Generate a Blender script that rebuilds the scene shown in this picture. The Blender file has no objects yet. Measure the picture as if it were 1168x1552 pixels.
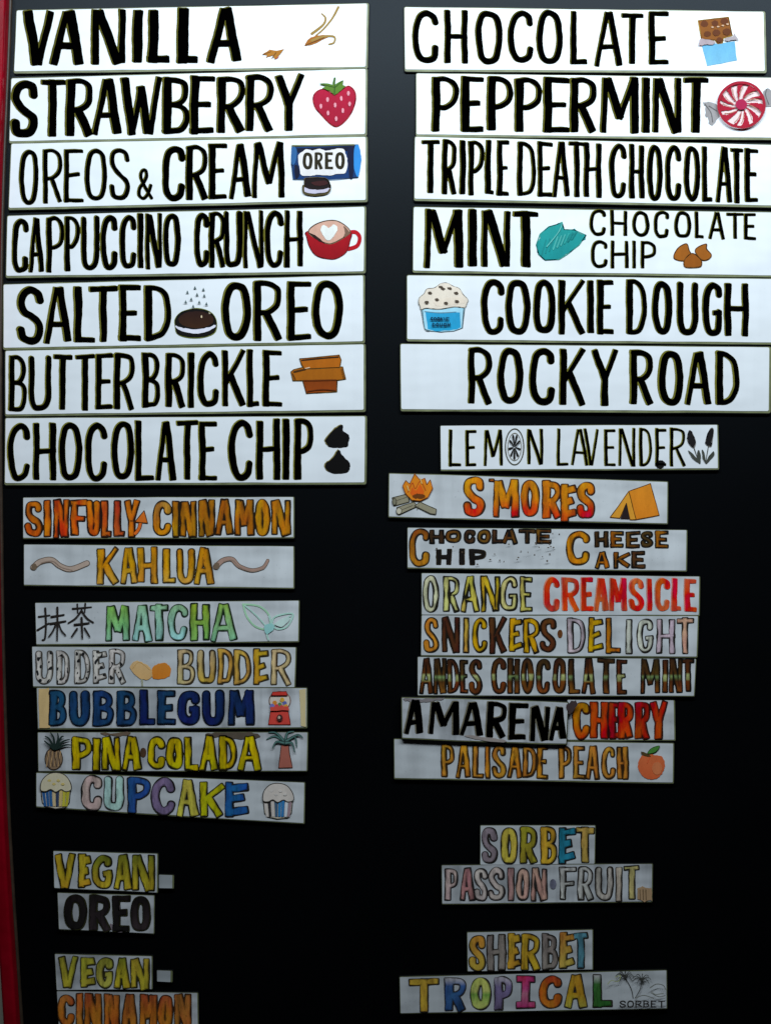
import bpy, math, random
import numpy as np
from mathutils import Vector
from mathutils.geometry import tessellate_polygon

random.seed(7)
R = np.random.RandomState(11)
S = bpy.context.scene
COL = S.collection

# ------------------------------------------------------------------ camera
DIST = 2.40
cd = bpy.data.cameras.new('camera')
cam = bpy.data.objects.new('camera', cd); COL.objects.link(cam)
cam.location = (0, -DIST, 0)
cam.rotation_euler = (math.radians(90), 0, 0)
cd.sensor_fit = 'VERTICAL'; cd.sensor_height = 24
cd.lens = 24 * DIST / 1.552
cd.clip_end = 100
S.camera = cam

# ------------------------------------------------------------------ world and lamp
w = bpy.data.worlds.new('World'); S.world = w; w.use_nodes = True
bgn = w.node_tree.nodes['Background']
bgn.inputs[0].default_value = (0.5, 0.55, 0.6, 1); bgn.inputs[1].default_value = 0.006
ld = bpy.data.lights.new('ceiling_tube_light', 'AREA')
ld.shape = 'RECTANGLE'; ld.size = 2.2; ld.size_y = 0.12
ld.energy = 32.0
LAMPC = (0.845, 0.99, 1.11)
ld.color = LAMPC
lamp = bpy.data.objects.new('ceiling_tube_light', ld); COL.objects.link(lamp)
lamp.location = (0.14, -0.92, 1.08)
d = Vector((0.0, 0.0, 0.1)) - lamp.location
lamp.rotation_euler = d.to_track_quat('-Z', 'Y').to_euler()

S.view_settings.view_transform = 'Standard'
S.view_settings.look = 'None'
S.view_settings.exposure = 0; S.view_settings.gamma = 1
S.view_settings.use_curve_mapping = False

# ------------------------------------------------------------------ units: 1 unit of the plan = 1 mm on the board
def P(px, py, dep=0.0):
    return ((px - 584) / 1000.0, dep, (776 - py) / 1000.0)

def lin(c):
    c = np.asarray(c, float) / 255.0
    return np.where(c <= 0.04045, c / 12.92, ((c + 0.055) / 1.055) ** 2.4)

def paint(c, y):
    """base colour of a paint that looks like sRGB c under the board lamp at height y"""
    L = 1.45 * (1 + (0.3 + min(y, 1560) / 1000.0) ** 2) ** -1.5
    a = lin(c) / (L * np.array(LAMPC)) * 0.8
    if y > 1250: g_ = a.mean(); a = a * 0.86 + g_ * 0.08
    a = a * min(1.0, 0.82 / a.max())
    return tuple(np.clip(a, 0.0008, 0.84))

# ------------------------------------------------------------------ materials
def mat(name):
    m = bpy.data.materials.new(name); m.use_nodes = True
    return m, m.node_tree.nodes, m.node_tree.links, m.node_tree.nodes['Principled BSDF']

def noise(n, l, scale, detail=4, rough=0.55, stretch=None):
    tc = n.new('ShaderNodeTexCoord')
    t = n.new('ShaderNodeTexNoise'); t.inputs['Scale'].default_value = scale
    t.inputs['Detail'].default_value = detail; t.inputs['Roughness'].default_value = rough
    if stretch:
        mp = n.new('ShaderNodeMapping'); mp.inputs['Scale'].default_value = stretch
        l.new(tc.outputs['Object'], mp.inputs[0]); l.new(mp.outputs[0], t.inputs['Vector'])
    else:
        l.new(tc.outputs['Object'], t.inputs['Vector'])
    return t

def ramp(n, l, src, stops):
    r = n.new('ShaderNodeValToRGB')
    e = r.color_ramp.elements
    e[0].position, e[0].color = stops[0][0], (*stops[0][1], 1)
    e[1].position, e[1].color = stops[-1][0], (*stops[-1][1], 1)
    for p, c in stops[1:-1]:
        q = e.new(p); q.color = (*c, 1)
    l.new(src, r.inputs[0])
    return r

def mul(n, l, a, b, f=1.0, mode='MULTIPLY'):
    x = n.new('ShaderNodeMix'); x.data_type = 'RGBA'; x.blend_type = mode
    x.inputs[0].default_value = f
    l.new(a, x.inputs[6]); l.new(b, x.inputs[7])
    return x.outputs[2]

def panel_mat(name, base, grime, streak, bump):
    m, n, l, b = mat(name)
    t1 = noise(n, l, 9, 5)
    r1 = ramp(n, l, t1.outputs[0], [(0.3, tuple(np.array(base) * (1 - grime))), (0.62, base)])
    t2 = noise(n, l, 30, 3, 0.6, (1.0, 1.0, 0.12))
    r2 = ramp(n, l, t2.outputs[0], [(0.36, (1 - streak,) * 3), (0.55, (1, 1, 1))])
    t3 = noise(n, l, 260, 2)
    r3 = ramp(n, l, t3.outputs[0], [(0.24, (1 - grime,) * 3), (0.36, (1, 1, 1))])
    c = mul(n, l, r1.outputs[0], r2.outputs[0]); c = mul(n, l, c, r3.outputs[0])
    l.new(c, b.inputs['Base Color'])
    b.inputs['Roughness'].default_value = 0.42
    b.inputs['Specular IOR Level'].default_value = 0.35
    t4 = noise(n, l, 7, 2, 0.5, (1, 1, 2.2))
    bp = n.new('ShaderNodeBump'); bp.inputs['Strength'].default_value = bump; bp.inputs['Distance'].default_value = 0.02
    l.new(t4.outputs[0], bp.inputs['Height']); l.new(bp.outputs[0], b.inputs['Normal'])
    return m

M = {}
M['panel'] = panel_mat('white_laminate', (0.80, 0.80, 0.80), 0.05, 0.03, 0.12)
M['small'] = panel_mat('worn_white_laminate', (0.67, 0.67, 0.665), 0.16, 0.12, 0.35)
M['tile'] = panel_mat('dull_tile', (0.46, 0.47, 0.47), 0.25, 0.2, 0.3)
M['smear'] = panel_mat('smudged_white_laminate', (0.64, 0.635, 0.635), 0.24, 0.34, 0.5)

m, n, l, b = mat('black_board_coating'); M['board'] = m
t = noise(n, l, 5, 6); r = ramp(n, l, t.outputs[0], [(0.3, (0.0004, 0.0005, 0.0007)), (0.7, (0.0009, 0.0010, 0.0014))])
l.new(r.outputs[0], b.inputs['Base Color'])
b.inputs['Roughness'].default_value = 0.43; b.inputs['Specular IOR Level'].default_value = 0.15
b.inputs['Specular Tint'].default_value = (0.82, 0.92, 1.0, 1)
t2 = noise(n, l, 400, 2); bp = n.new('ShaderNodeBump'); bp.inputs['Strength'].default_value = 0.08; bp.inputs['Distance'].default_value = 0.001
l.new(t2.outputs[0], bp.inputs['Height']); l.new(bp.outputs[0], b.inputs['Normal'])

m, n, l, b = mat('black_magnet_rubber'); M['rubber'] = m
b.inputs['Base Color'].default_value = (0.004, 0.004, 0.004, 1); b.inputs['Roughness'].default_value = 0.8
b.inputs['Specular IOR Level'].default_value = 0.1

m, n, l, b = mat('olive_laminate_edge'); M['edge'] = m
t = noise(n, l, 40, 4); r = ramp(n, l, t.outputs[0], [(0.3, (0.11, 0.115, 0.045)), (0.7, (0.21, 0.22, 0.10))])
l.new(r.outputs[0], b.inputs['Base Color']); b.inputs['Roughness'].default_value = 0.5

def ink_mat(name, amount, rough, spec):
    m, n, l, b = mat(name)
    at = n.new('ShaderNodeAttribute'); at.attribute_name = 'ink'
    t = noise(n, l, 70, 4, 0.6, (1.0, 1.0, 0.35))
    r = ramp(n, l, t.outputs[0], [(0.25, (1 - amount,) * 3), (0.6, (1, 1, 1)), (0.85, (1 + amount * 0.6,) * 3)])
    t2 = noise(n, l, 500, 2); r2 = ramp(n, l, t2.outputs[0], [(0.2, (1 - amount * 0.6,) * 3), (0.6, (1, 1, 1))])
    c = mul(n, l, at.outputs['Color'], r.outputs[0]); c = mul(n, l, c, r2.outputs[0])
    if amount > 0.2:
        t3 = noise(n, l, 55, 3, 0.55, (1.0, 1.0, 0.4)); hs = n.new('ShaderNodeHueSaturation')
        mr = n.new('ShaderNodeMapRange'); mr.inputs['From Min'].default_value = 0.3; mr.inputs['From Max'].default_value = 0.7
        mr.inputs['To Min'].default_value = 0.488; mr.inputs['To Max'].default_value = 0.520
        l.new(t3.outputs[0], mr.inputs[0]); l.new(mr.outputs[0], hs.inputs['Hue'])
        hs.inputs['Saturation'].default_value = 1.03
        l.new(c, hs.inputs['Color']); c = hs.outputs[0]
        t4 = noise(n, l, 150, 3, 0.6, (1.0, 1.0, 0.22)); r4 = ramp(n, l, t4.outputs[0], [(0.3, (0.56,) * 3), (0.5, (0.98,) * 3), (0.72, (1.16,) * 3)])
        c = mul(n, l, c, r4.outputs[0])
    l.new(c, b.inputs['Base Color'])
    b.inputs['Roughness'].default_value = rough; b.inputs['Specular IOR Level'].default_value = spec
    return m
M['ink'] = ink_mat('marker_ink', 0.10, 0.7, 0.0)
M['gouache'] = ink_mat('opaque_gouache', 0.16, 0.55, 0.12)
M['paint'] = ink_mat('watercolour_paint', 0.38, 0.6, 0.15)

m, n, l, b = mat('glossy_red_paint'); M['red'] = m
t = noise(n, l, 25, 4); r = ramp(n, l, t.outputs[0], [(0.3, (0.19, 0.001, 0.006)), (0.7, (0.28, 0.0015, 0.010))])
l.new(r.outputs[0], b.inputs['Base Color']); b.inputs['Roughness'].default_value = 0.25; b.inputs['Specular IOR Level'].default_value = 0.04
m, n, l, b = mat('cream_wall_paint'); M['wall'] = m
t = noise(n, l, 12, 5); r = ramp(n, l, t.outputs[0], [(0.3, (0.50, 0.47, 0.36)), (0.7, (0.58, 0.55, 0.44))])
l.new(r.outputs[0], b.inputs['Base Color']); b.inputs['Roughness'].default_value = 0.85
m, n, l, b = mat('dark_brown_edging'); M['brown'] = m
t = noise(n, l, 50, 4); r = ramp(n, l, t.outputs[0], [(0.3, (0.03, 0.018, 0.010)), (0.7, (0.06, 0.035, 0.02))])
l.new(r.outputs[0], b.inputs['Base Color']); b.inputs['Roughness'].default_value = 0.5

# ------------------------------------------------------------------ object helpers
def link(name, me, parent=None):
    o = bpy.data.objects.new(name, me); COL.objects.link(o)
    if parent: o.parent = parent
    return o

def build(name, verts, faces, material, parent=None, cols=None, smooth=False):
    if parent is not None:
        off = ORIG[parent.name]
        verts = [(v[0] - off[0], v[1] - off[1], v[2] - off[2]) for v in verts]
    me = bpy.data.meshes.new(name)
    me.from_pydata(verts, [], faces); me.validate(verbose=False) if not cols else None
    me.materials.append(material)
    if cols:
        a = me.attributes.new('ink', 'FLOAT_COLOR', 'POINT')
        a.data.foreach_set('color', np.array([(c[0], c[1], c[2], 1.0) for c in cols], dtype=np.float32).ravel())
    if smooth:
        for p in me.polygons: p.use_smooth = True
    o = link(name, me, parent)
    if parent is not None: ORIG[o.name] = ORIG[parent.name]
    return o
ORIG = {}

def thing(name, label, cat, loc, group=None):
    o = bpy.data.objects.new(name, None); COL.objects.link(o)
    o.location = loc; o['label'] = label; o['category'] = cat
    o.empty_display_size = 0.02
    if group: o['group'] = group
    ORIG[o.name] = loc
    return o

# ------------------------------------------------------------------ marker strokes -> signed distance field -> flat ink mesh
def catmull(pts, closed=False, k=7):
    p = [np.array(q, float) for q in pts]
    N = len(p); out = []
    segs = N if closed else N - 1
    for i in range(segs):
        if closed:
            a, b_, c, d_ = p[(i - 1) % N], p[i], p[(i + 1) % N], p[(i + 2) % N]
        else:
            a, b_, c, d_ = p[max(i - 1, 0)], p[i], p[i + 1], p[min(i + 2, N - 1)]
        for j in range(k):
            t_ = j / k
            out.append(0.5 * ((2 * b_) + (-a + c) * t_ + (2 * a - 5 * b_ + 4 * c - d_) * t_ ** 2 + (-a + 3 * b_ - 3 * c + d_) * t_ ** 3))
    if not closed: out.append(p[-1])
    return np.array(out)

WK = [(R.uniform(-1, 1, 2), R.uniform(0, 6.28)) for _ in range(10)]
def wob(X, Y, wl, k0):
    s = 0
    for (kv, ph) in WK[k0:k0 + 5]:
        kv = kv / (np.linalg.norm(kv) + 1e-6)
        s = s + np.sin((X * kv[0] + Y * kv[1]) * 6.283 / wl + ph)
    return s / 2.2

def seg_sdf(st, X, Y):
    kind, pts, r0, r1 = st
    if kind == 'line':
        a, b_ = pts[0], pts[1]
        v = b_ - a; L = np.hypot(*v); u = v / max(L, 1e-6)
        U = (X - a[0]) * u[0] + (Y - a[1]) * u[1]; V = np.abs(-(X - a[0]) * u[1] + (Y - a[1]) * u[0])
        tt = np.clip(U / max(L, 1e-6), 0, 1)
        rc = 0.28 * min(r0, r1)
        qx = np.abs(U - L / 2) - L / 2 + rc; qy = V - (r0 + (r1 - r0) * tt) + rc
        return np.hypot(np.maximum(qx, 0), np.maximum(qy, 0)) + np.minimum(np.maximum(qx, qy), 0) - rc
    D = np.full(X.shape, 1e9); n_ = len(pts) - 1
    for i in range(n_):
        a, b_ = pts[i], pts[i + 1]; v = b_ - a; L2 = max(v @ v, 1e-9)
        tt = np.clip(((X - a[0]) * v[0] + (Y - a[1]) * v[1]) / L2, 0, 1)
        f0 = i / n_; rr = r0 + (r1 - r0) * (f0 + tt / n_)
        D = np.minimum(D, np.hypot(X - a[0] - tt * v[0], Y - a[1] - tt * v[1]) - rr)
    return D

class Grid:
    def __init__(s, x0, y0, x1, y1, h):
        s.h = h; s.xs = np.arange(x0, x1 + h, h); s.ys = np.arange(y0, y1 + h, h)
        s.X, s.Y = np.meshgrid(s.xs, s.ys)
    def window(s, x0, y0, x1, y1):
        i0 = max(int((x0 - s.xs[0]) / s.h), 0); i1 = min(int((x1 - s.xs[0]) / s.h) + 2, len(s.xs))
        j0 = max(int((y0 - s.ys[0]) / s.h), 0); j1 = min(int((y1 - s.ys[0]) / s.h) + 2, len(s.ys))
        return slice(j0, j1), slice(i0, i1)

def march(g, F, IDs, colour, dep, out):
    """append flat polygons covering F<0 to out=(verts, faces, cols); colour(id, y)"""
    V, Fc, C = out
    ins = F < 0
    c4 = ins[:-1, :-1].astype(int) + ins[:-1, 1:] + ins[1:, 1:] + ins[1:, :-1]
    ny, nx = c4.shape
    def poly(pts, cid):
        b0 = len(V)
        for (x, y) in pts:
            V.append(P(x, y, dep)); C.append(colour(cid, y))
        Fc.append(list(range(b0, b0 + len(pts))))
    xs, ys = g.xs, g.ys
    for j in range(ny):
        row = c4[j]
        full = np.flatnonzero(row == 4)
        if len(full):
            ids = IDs[j, full]
            brk = np.flatnonzero((np.diff(full) != 1) | (np.diff(ids) != 0))
            st = np.concatenate([[0], brk + 1]); en = np.concatenate([brk, [len(full) - 1]])
            for a, e in zip(st, en):
                i0, i1 = full[a], full[e] + 1
                poly([(xs[i0], ys[j]), (xs[i0], ys[j + 1]), (xs[i1], ys[j + 1]), (xs[i1], ys[j])], int(ids[a]))
        for i in np.flatnonzero((row > 0) & (row < 4)):
            cs = [(j, i), (j + 1, i), (j + 1, i + 1), (j, i + 1)]
            pts = []
            for k in range(4):
                a, b_ = cs[k], cs[(k + 1) % 4]
                fa, fb = F[a], F[b_]
                if fa < 0: pts.append((xs[a[1]], ys[a[0]]))
                if (fa < 0) != (fb < 0):
                    t_ = fa / (fa - fb)
                    pts.append((xs[a[1]] + (xs[b_[1]] - xs[a[1]]) * t_, ys[a[0]] + (ys[b_[0]] - ys[a[0]]) * t_))
            if len(pts) >= 3: poly(pts, int(IDs[j, i]))

_ = None
G = {}
def c_(*p): return ('c', p, False)
def o_(*p): return ('c', p, True)
T, N_ = 'T', 't'
# each glyph: (kind, points, weight); x right, y down, unit box
G['A'] = [('l', ((0, 1), (.44, 0)), N_), ('l', ((.56, 0), (1, 1)), T), ('l', ((.22, .67), (.82, .67)), N_)]
G['B'] = [('l', ((0, 0), (0, 1)), T), ('c', ((0, 0), (.5, 0), (.86, .1), (.88, .32), (.6, .45), (.1, .48)), N_), ('c', ((.1, .48), (.6, .5), (.96, .6), (1, .8), (.8, .96), (.45, 1), (0, 1)), N_)]
G['C'] = [('c', ((1, .2), (.93, .07), (.6, 0), (.22, .08), (.03, .3), (0, .55), (.06, .8), (.28, .97), (.6, 1), (.92, .93), (1, .76)), T)]
G['D'] = [('l', ((0, 0), (0, 1)), T), ('c', ((0, 0), (.45, .02), (.85, .16), (1, .45), (.97, .7), (.75, .92), (.4, 1), (0, 1)), N_)]
G['E'] = [('l', ((0, 0), (0, 1)), T), ('l', ((0, 0), (1, 0)), N_), ('l', ((0, .5), (.86, .49)), N_), ('l', ((0, 1), (1, 1)), N_)]
G['F'] = G['E'][:3]
G['e'] = [('l', ((.02, 0), (0, 1)), T), ('l', ((.05, .1), (1, .02)), T), ('l', ((.05, .54), (.82, .42)), T), ('l', ((.05, .97), (1, .84)), T)]
G['i'] = [('l', ((0, 0), (1, 0)), N_), ('l', ((0, 1), (1, 1)), N_), ('l', ((.5, 0), (.5, 1)), T)]
G['G'] = [('c', ((1, .2), (.93, .07), (.6, 0), (.22, .08), (.03, .3), (0, .55), (.06, .8), (.28, .97), (.6, 1), (.9, .93), (1, .75), (1, .58)), T), ('l', ((.52, .57), (1, .57)), N_)]
G['H'] = [('l', ((0, 0), (0, 1)), T), ('l', ((1, 0), (1, 1)), T), ('l', ((0, .5), (1, .48)), N_)]
G['I'] = [('l', ((.5, 0), (.5, 1)), T)]
G['K'] = [('l', ((0, 0), (0, 1)), T), ('l', ((1, 0), (.08, .6)), N_), ('l', ((.3, .42), (1, 1)), T)]
G['L'] = [('l', ((0, 0), (0, 1)), T), ('l', ((0, 1), (1, 1)), N_)]
G['M'] = [('l', ((0, 1), (.06, 0)), N_), ('l', ((.1, 0), (.5, .74)), T), ('l', ((.9, 0), (.5, .74)), N_), ('l', ((.94, 0), (1, 1)), T)]
G['N'] = [('l', ((0, 0), (0, 1)), N_), ('l', ((.06, 0), (.94, 1)), T), ('l', ((1, 0), (1, 1)), N_)]
G['O'] = [('o', ((.5, 0), (.85, .09), (1, .4), (.98, .68), (.82, .93), (.5, 1), (.17, .92), (.01, .66), (.02, .35), (.17, .08)), T)]
G['P'] = [('l', ((0, 0), (0, 1)), T), ('c', ((0, 0), (.5, 0), (.9, .1), (1, .27), (.9, .45), (.5, .55), (.1, .56)), N_)]
G['R'] = [('l', ((0, 0), (0, 1)), T), ('c', ((0, 0), (.5, 0), (.87, .08), (.95, .25), (.85, .42), (.5, .52), (.1, .54)), N_), ('l', ((.38, .52), (1, 1)), T)]
G['S'] = [('c', ((.97, .2), (.86, .05), (.5, 0), (.14, .08), (.03, .25), (.2, .41), (.55, .53), (.9, .66), (1, .82), (.84, .96), (.5, 1), (.12, .94), (0, .77)), T)]
G['T'] = [('l', ((0, 0), (1, 0)), N_), ('l', ((.5, 0), (.5, 1)), T)]
G['U'] = [('c', ((0, 0), (0, .4), (.01, .75), (.16, .95), (.5, 1), (.84, .95), (.99, .75), (1, .4), (1, 0)), T)]
G['V'] = [('l', ((0, 0), (.46, 1)), T), ('l', ((1, 0), (.54, 1)), N_)]
G['W'] = [('l', ((0, 0), (.26, 1)), T), ('l', ((.5, .15), (.28, 1)), N_), ('l', ((.5, .15), (.72, 1)), T), ('l', ((1, 0), (.76, 1)), N_)]
G['Y'] = [('l', ((0, 0), (.5, .56)), T), ('l', ((1, 0), (.5, .56)), N_), ('l', ((.5, .5), (.5, 1)), T)]
G['&'] = [('c', ((1, 1), (.5, .6), (.2, .3), (.28, .06), (.55, .02), (.66, .2), (.45, .42), (.08, .66), (.05, .88), (.35, 1), (.7, .86), (.95, .55)), N_)]
G['.'] = [('o', ((.5, .42), (.8, .5), (.5, .58), (.2, .5)), T)]
G["'"] = [('l', ((.6, 0), (.3, .28)), T)]

def glyph(ch, x0, x1, t0, t1, b0, b1, T_, t_, lean=0.0, jit=0.03):
    """strokes of one letter in the box x0..x1, its top edge t0->t1 and bottom edge b0->b1"""
    out = []
    Hh = (b0 + b1 - t0 - t1) / 2; Wd = x1 - x0
    for kind, pts, wt in G[ch]:
        r = (T_ if wt == T else t_) / 2
        r = min(r, Wd * 0.33) if ch not in 'I.\'' else min(r, max(Wd * 0.5, 1.2))
        pp = [(u + random.uniform(-jit, jit) * .6, v + random.uniform(-jit, jit) * .5) for u, v in pts]
        dx = abs(pts[-1][0] - pts[0][0]) * Wd; dy = abs(pts[-1][1] - pts[0][1]) * Hh
        horiz = kind == 'l' and dx > dy
        res = []
        for u, v in pp:
            ix = 0 if horiz else r
            iy = 0 if (kind == 'l' and not horiz) else r
            x = x0 + ix + u * max(Wd - 2 * ix, 0.1)
            tp = t0 + (t1 - t0) * u; bt = b0 + (b1 - b0) * u
            y = tp + iy + v * (bt - tp - 2 * iy)
            x += lean * (0.5 - v) * Hh
            res.append((x, y))
        ra, rb = r * random.uniform(.9, 1.08), r * random.uniform(.9, 1.08)
        if kind == 'l': out.append(('line', np.array(res), ra, rb))
        else: out.append(('curve', catmull(res, kind == 'o'), ra, rb)) if kind == 'c' else out.append(('curve', np.vstack([catmull(res, True), catmull(res, True)[:1]]), r, r))
    return out

DEP = [0.0]
def layer(k): return -0.00016 * k - DEP[0]

def ink_field(groups, out, base_layer, h, pen=None, wobble=0.45):
    """groups: list of (strokes, stops) where stops=[(frac, rgb)] is the ink's own colour from top to bottom of the letter.
    pen: None or (outline colour, width): a dark pen line round a coloured fill.  """
    allp = np.vstack([s[1] for st, *_r in groups for s in st]); mr = max(max(s[2], s[3]) for st, *_r in groups for s in st) + 4
    g = Grid(allp[:, 0].min() - mr, allp[:, 1].min() - mr, allp[:, 0].max() + mr, allp[:, 1].max() + mr, h)
    Fm = np.full(g.X.shape, 1e3); ID = np.zeros(g.X.shape, int)
    wx = 0.9 * wob(g.X, g.Y, 47, 0) * wobble; wy = 0.9 * wob(g.X, g.Y, 53, 4) * wobble
    for k, (st, *_r) in enumerate(groups):
        pa = np.vstack([s[1] for s in st])
        sl = g.window(pa[:, 0].min() - mr, pa[:, 1].min() - mr, pa[:, 0].max() + mr, pa[:, 1].max() + mr)
        X, Y = g.X[sl] + wx[sl], g.Y[sl] + wy[sl]
        D = np.full(X.shape, 1e3)
        for s in st: D = np.minimum(D, seg_sdf(s, X, Y))
        sub = Fm[sl]; m_ = D < sub
        sub[m_] = D[m_]; ID[sl][m_] = k
    Fm = Fm + wobble * (0.28 * wob(g.X, g.Y, 15, 2) + 0.08 * wob(g.X, g.Y, 5.2, 5))
    ranges = [(min(s[1][:, 1].min() for s in st), max(s[1][:, 1].max() for s in st)) for st, *_r in groups]
    def colour(k, y):
        stops = groups[k][1]; a, b_ = ranges[k]
        f = min(max((y - a) / max(b_ - a, 1e-6), 0), 1)
        for (p0, c0), (p1, c1) in zip(stops, stops[1:]):
            if f <= p1:
                t_ = (f - p0) / max(p1 - p0, 1e-6); t_ = min(max(t_, 0), 1)
                return tuple(np.array(c0) * (1 - t_) + np.array(c1) * t_)
        return stops[-1][1]
    return g, Fm, ID, colour

def sh(F, dx, dy, h):
    """the field moved by dx, dy"""
    i, j = int(round(dx / h)), int(round(dy / h))
    return np.roll(np.roll(F, i, 1), j, 0)

def spread_text(text, xs):
    chars = [c for c in text]
    assert len(chars) * 2 == len(xs), (text, len(xs))
    return [(c, xs[2 * i], xs[2 * i + 1]) for i, c in enumerate(chars)]

def lettering(parent, text, tf, xs, ys, T_, t_, fill=None, pen=None, penw=1.1, fringe=True, lean=0.0, h=None, lay=3, spots=None, per=None, jit=0.03, name='lettering', halo=None):
    """xs: start,end per letter and ys: top-left, top-right, bottom-left, bottom-right, both in the coordinates of tf=(ox, oy, scale)"""
    ox, oy, s = tf
    X = lambda v: ox + v * s
    Yf = lambda v: oy + v * s
    if fill is None: T_, t_ = T_ * 0.84, t_ * 0.86
    sp = spread_text(text, xs)
    xa, xb = xs[0], xs[-1]
    ymid = Yf((ys[0] + ys[2]) / 2)
    black = (0.0004, 0.0004, 0.00045)
    groups = []
    for i, (ch, a, b_) in enumerate(sp):
        f0 = (a - xa) / max(xb - xa, 1e-6); f1 = (b_ - xa) / max(xb - xa, 1e-6)
        if per and per.get(i): t0 = t1 = per[i][0]; b0 = b1 = per[i][1]
        else:
            t0 = ys[0] + (ys[1] - ys[0]) * f0; t1 = ys[0] + (ys[1] - ys[0]) * f1
            b0 = ys[2] + (ys[3] - ys[2]) * f0; b1 = ys[2] + (ys[3] - ys[2]) * f1
        jy = random.uniform(-.8, .8); jb = random.uniform(-.8, .8)
        st = glyph(ch, X(a), X(b_), Yf(t0) + jy, Yf(t1) + jy, Yf(b0) + jb, Yf(b1) + jb, T_, t_, lean, jit)
        if fill is None: stops = [(0, black), (1, black)]
        else:
            f = fill[i % len(fill)]
            if isinstance(f[0], (int, float)): f = [(0, f), (1, f)]
            stops = [(p, paint(c, ymid)) for p, c in f]
        groups.append((st, stops))
    h = h or (0.85 if T_ > 6 else 0.6)
    out = ([], [], [])
    g, F, ID, colour = ink_field(groups, out, 3, h, wobble=0.55 if T_ > 6 else 0.4)
    if fringe:
        oc = paint((98, 100, 40), ymid) if fringe is True else paint(fringe, ymid)
        k = max(1.0, min(2.0, T_ / 6))
        Ff = np.minimum(np.minimum(sh(F, -1.3 * k, -0.85, h), sh(F, -0.85, 0.2, h)), F) - 0.1
        march(g, Ff, ID * 0, lambda i_, y: oc, layer(lay), out)
        if fill is None: march(g, F + 0.15, ID * 0, lambda i_, y: black, layer(lay + 1), out)
    elif fill is None:
        march(g, F, ID * 0, lambda i_, y: black, layer(lay + 1), out)
    if fill is not None:
        if pen is not None:
            penw = penw * 1.25
            pc = paint([v * 0.5 for v in pen], ymid)
            Fp = np.minimum(F - penw * 0.25, sh(F, 1.0, 0.4, h) - penw * 0.2)
            march(g, Fp, ID * 0, lambda i_, y: pc, layer(lay + 1), out)
            Fi = F + penw * (0.8 + 0.45 * wob(g.X, g.Y, 23, 1))
            march(g, Fi, ID, lambda i_, y: tuple(v * 0.62 for v in colour(i_, y)), layer(lay + 2), out)
            march(g, np.maximum(Fi + 0.9 + 0.5 * wob(g.X, g.Y, 9, 4), sh(Fi, -0.8, 0.3, h) + 0.7), ID, colour, layer(lay + 3), out)
        else:
            march(g, F, ID, colour, layer(lay + 1), out)
    if spots is not None:
        Sf = spots * 1.0 - wob(g.X, g.Y, 11, 3) - 0.7 * wob(g.X, g.Y, 7.3, 0)
        march(g, np.maximum(Sf, F + 0.8), ID * 0, lambda i_, y: (0.02, 0.02, 0.02), layer(lay + 4), out)
    return build(name, out[0], out[1], M['ink'] if fill is None else M['paint'], parent, out[2])

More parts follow.
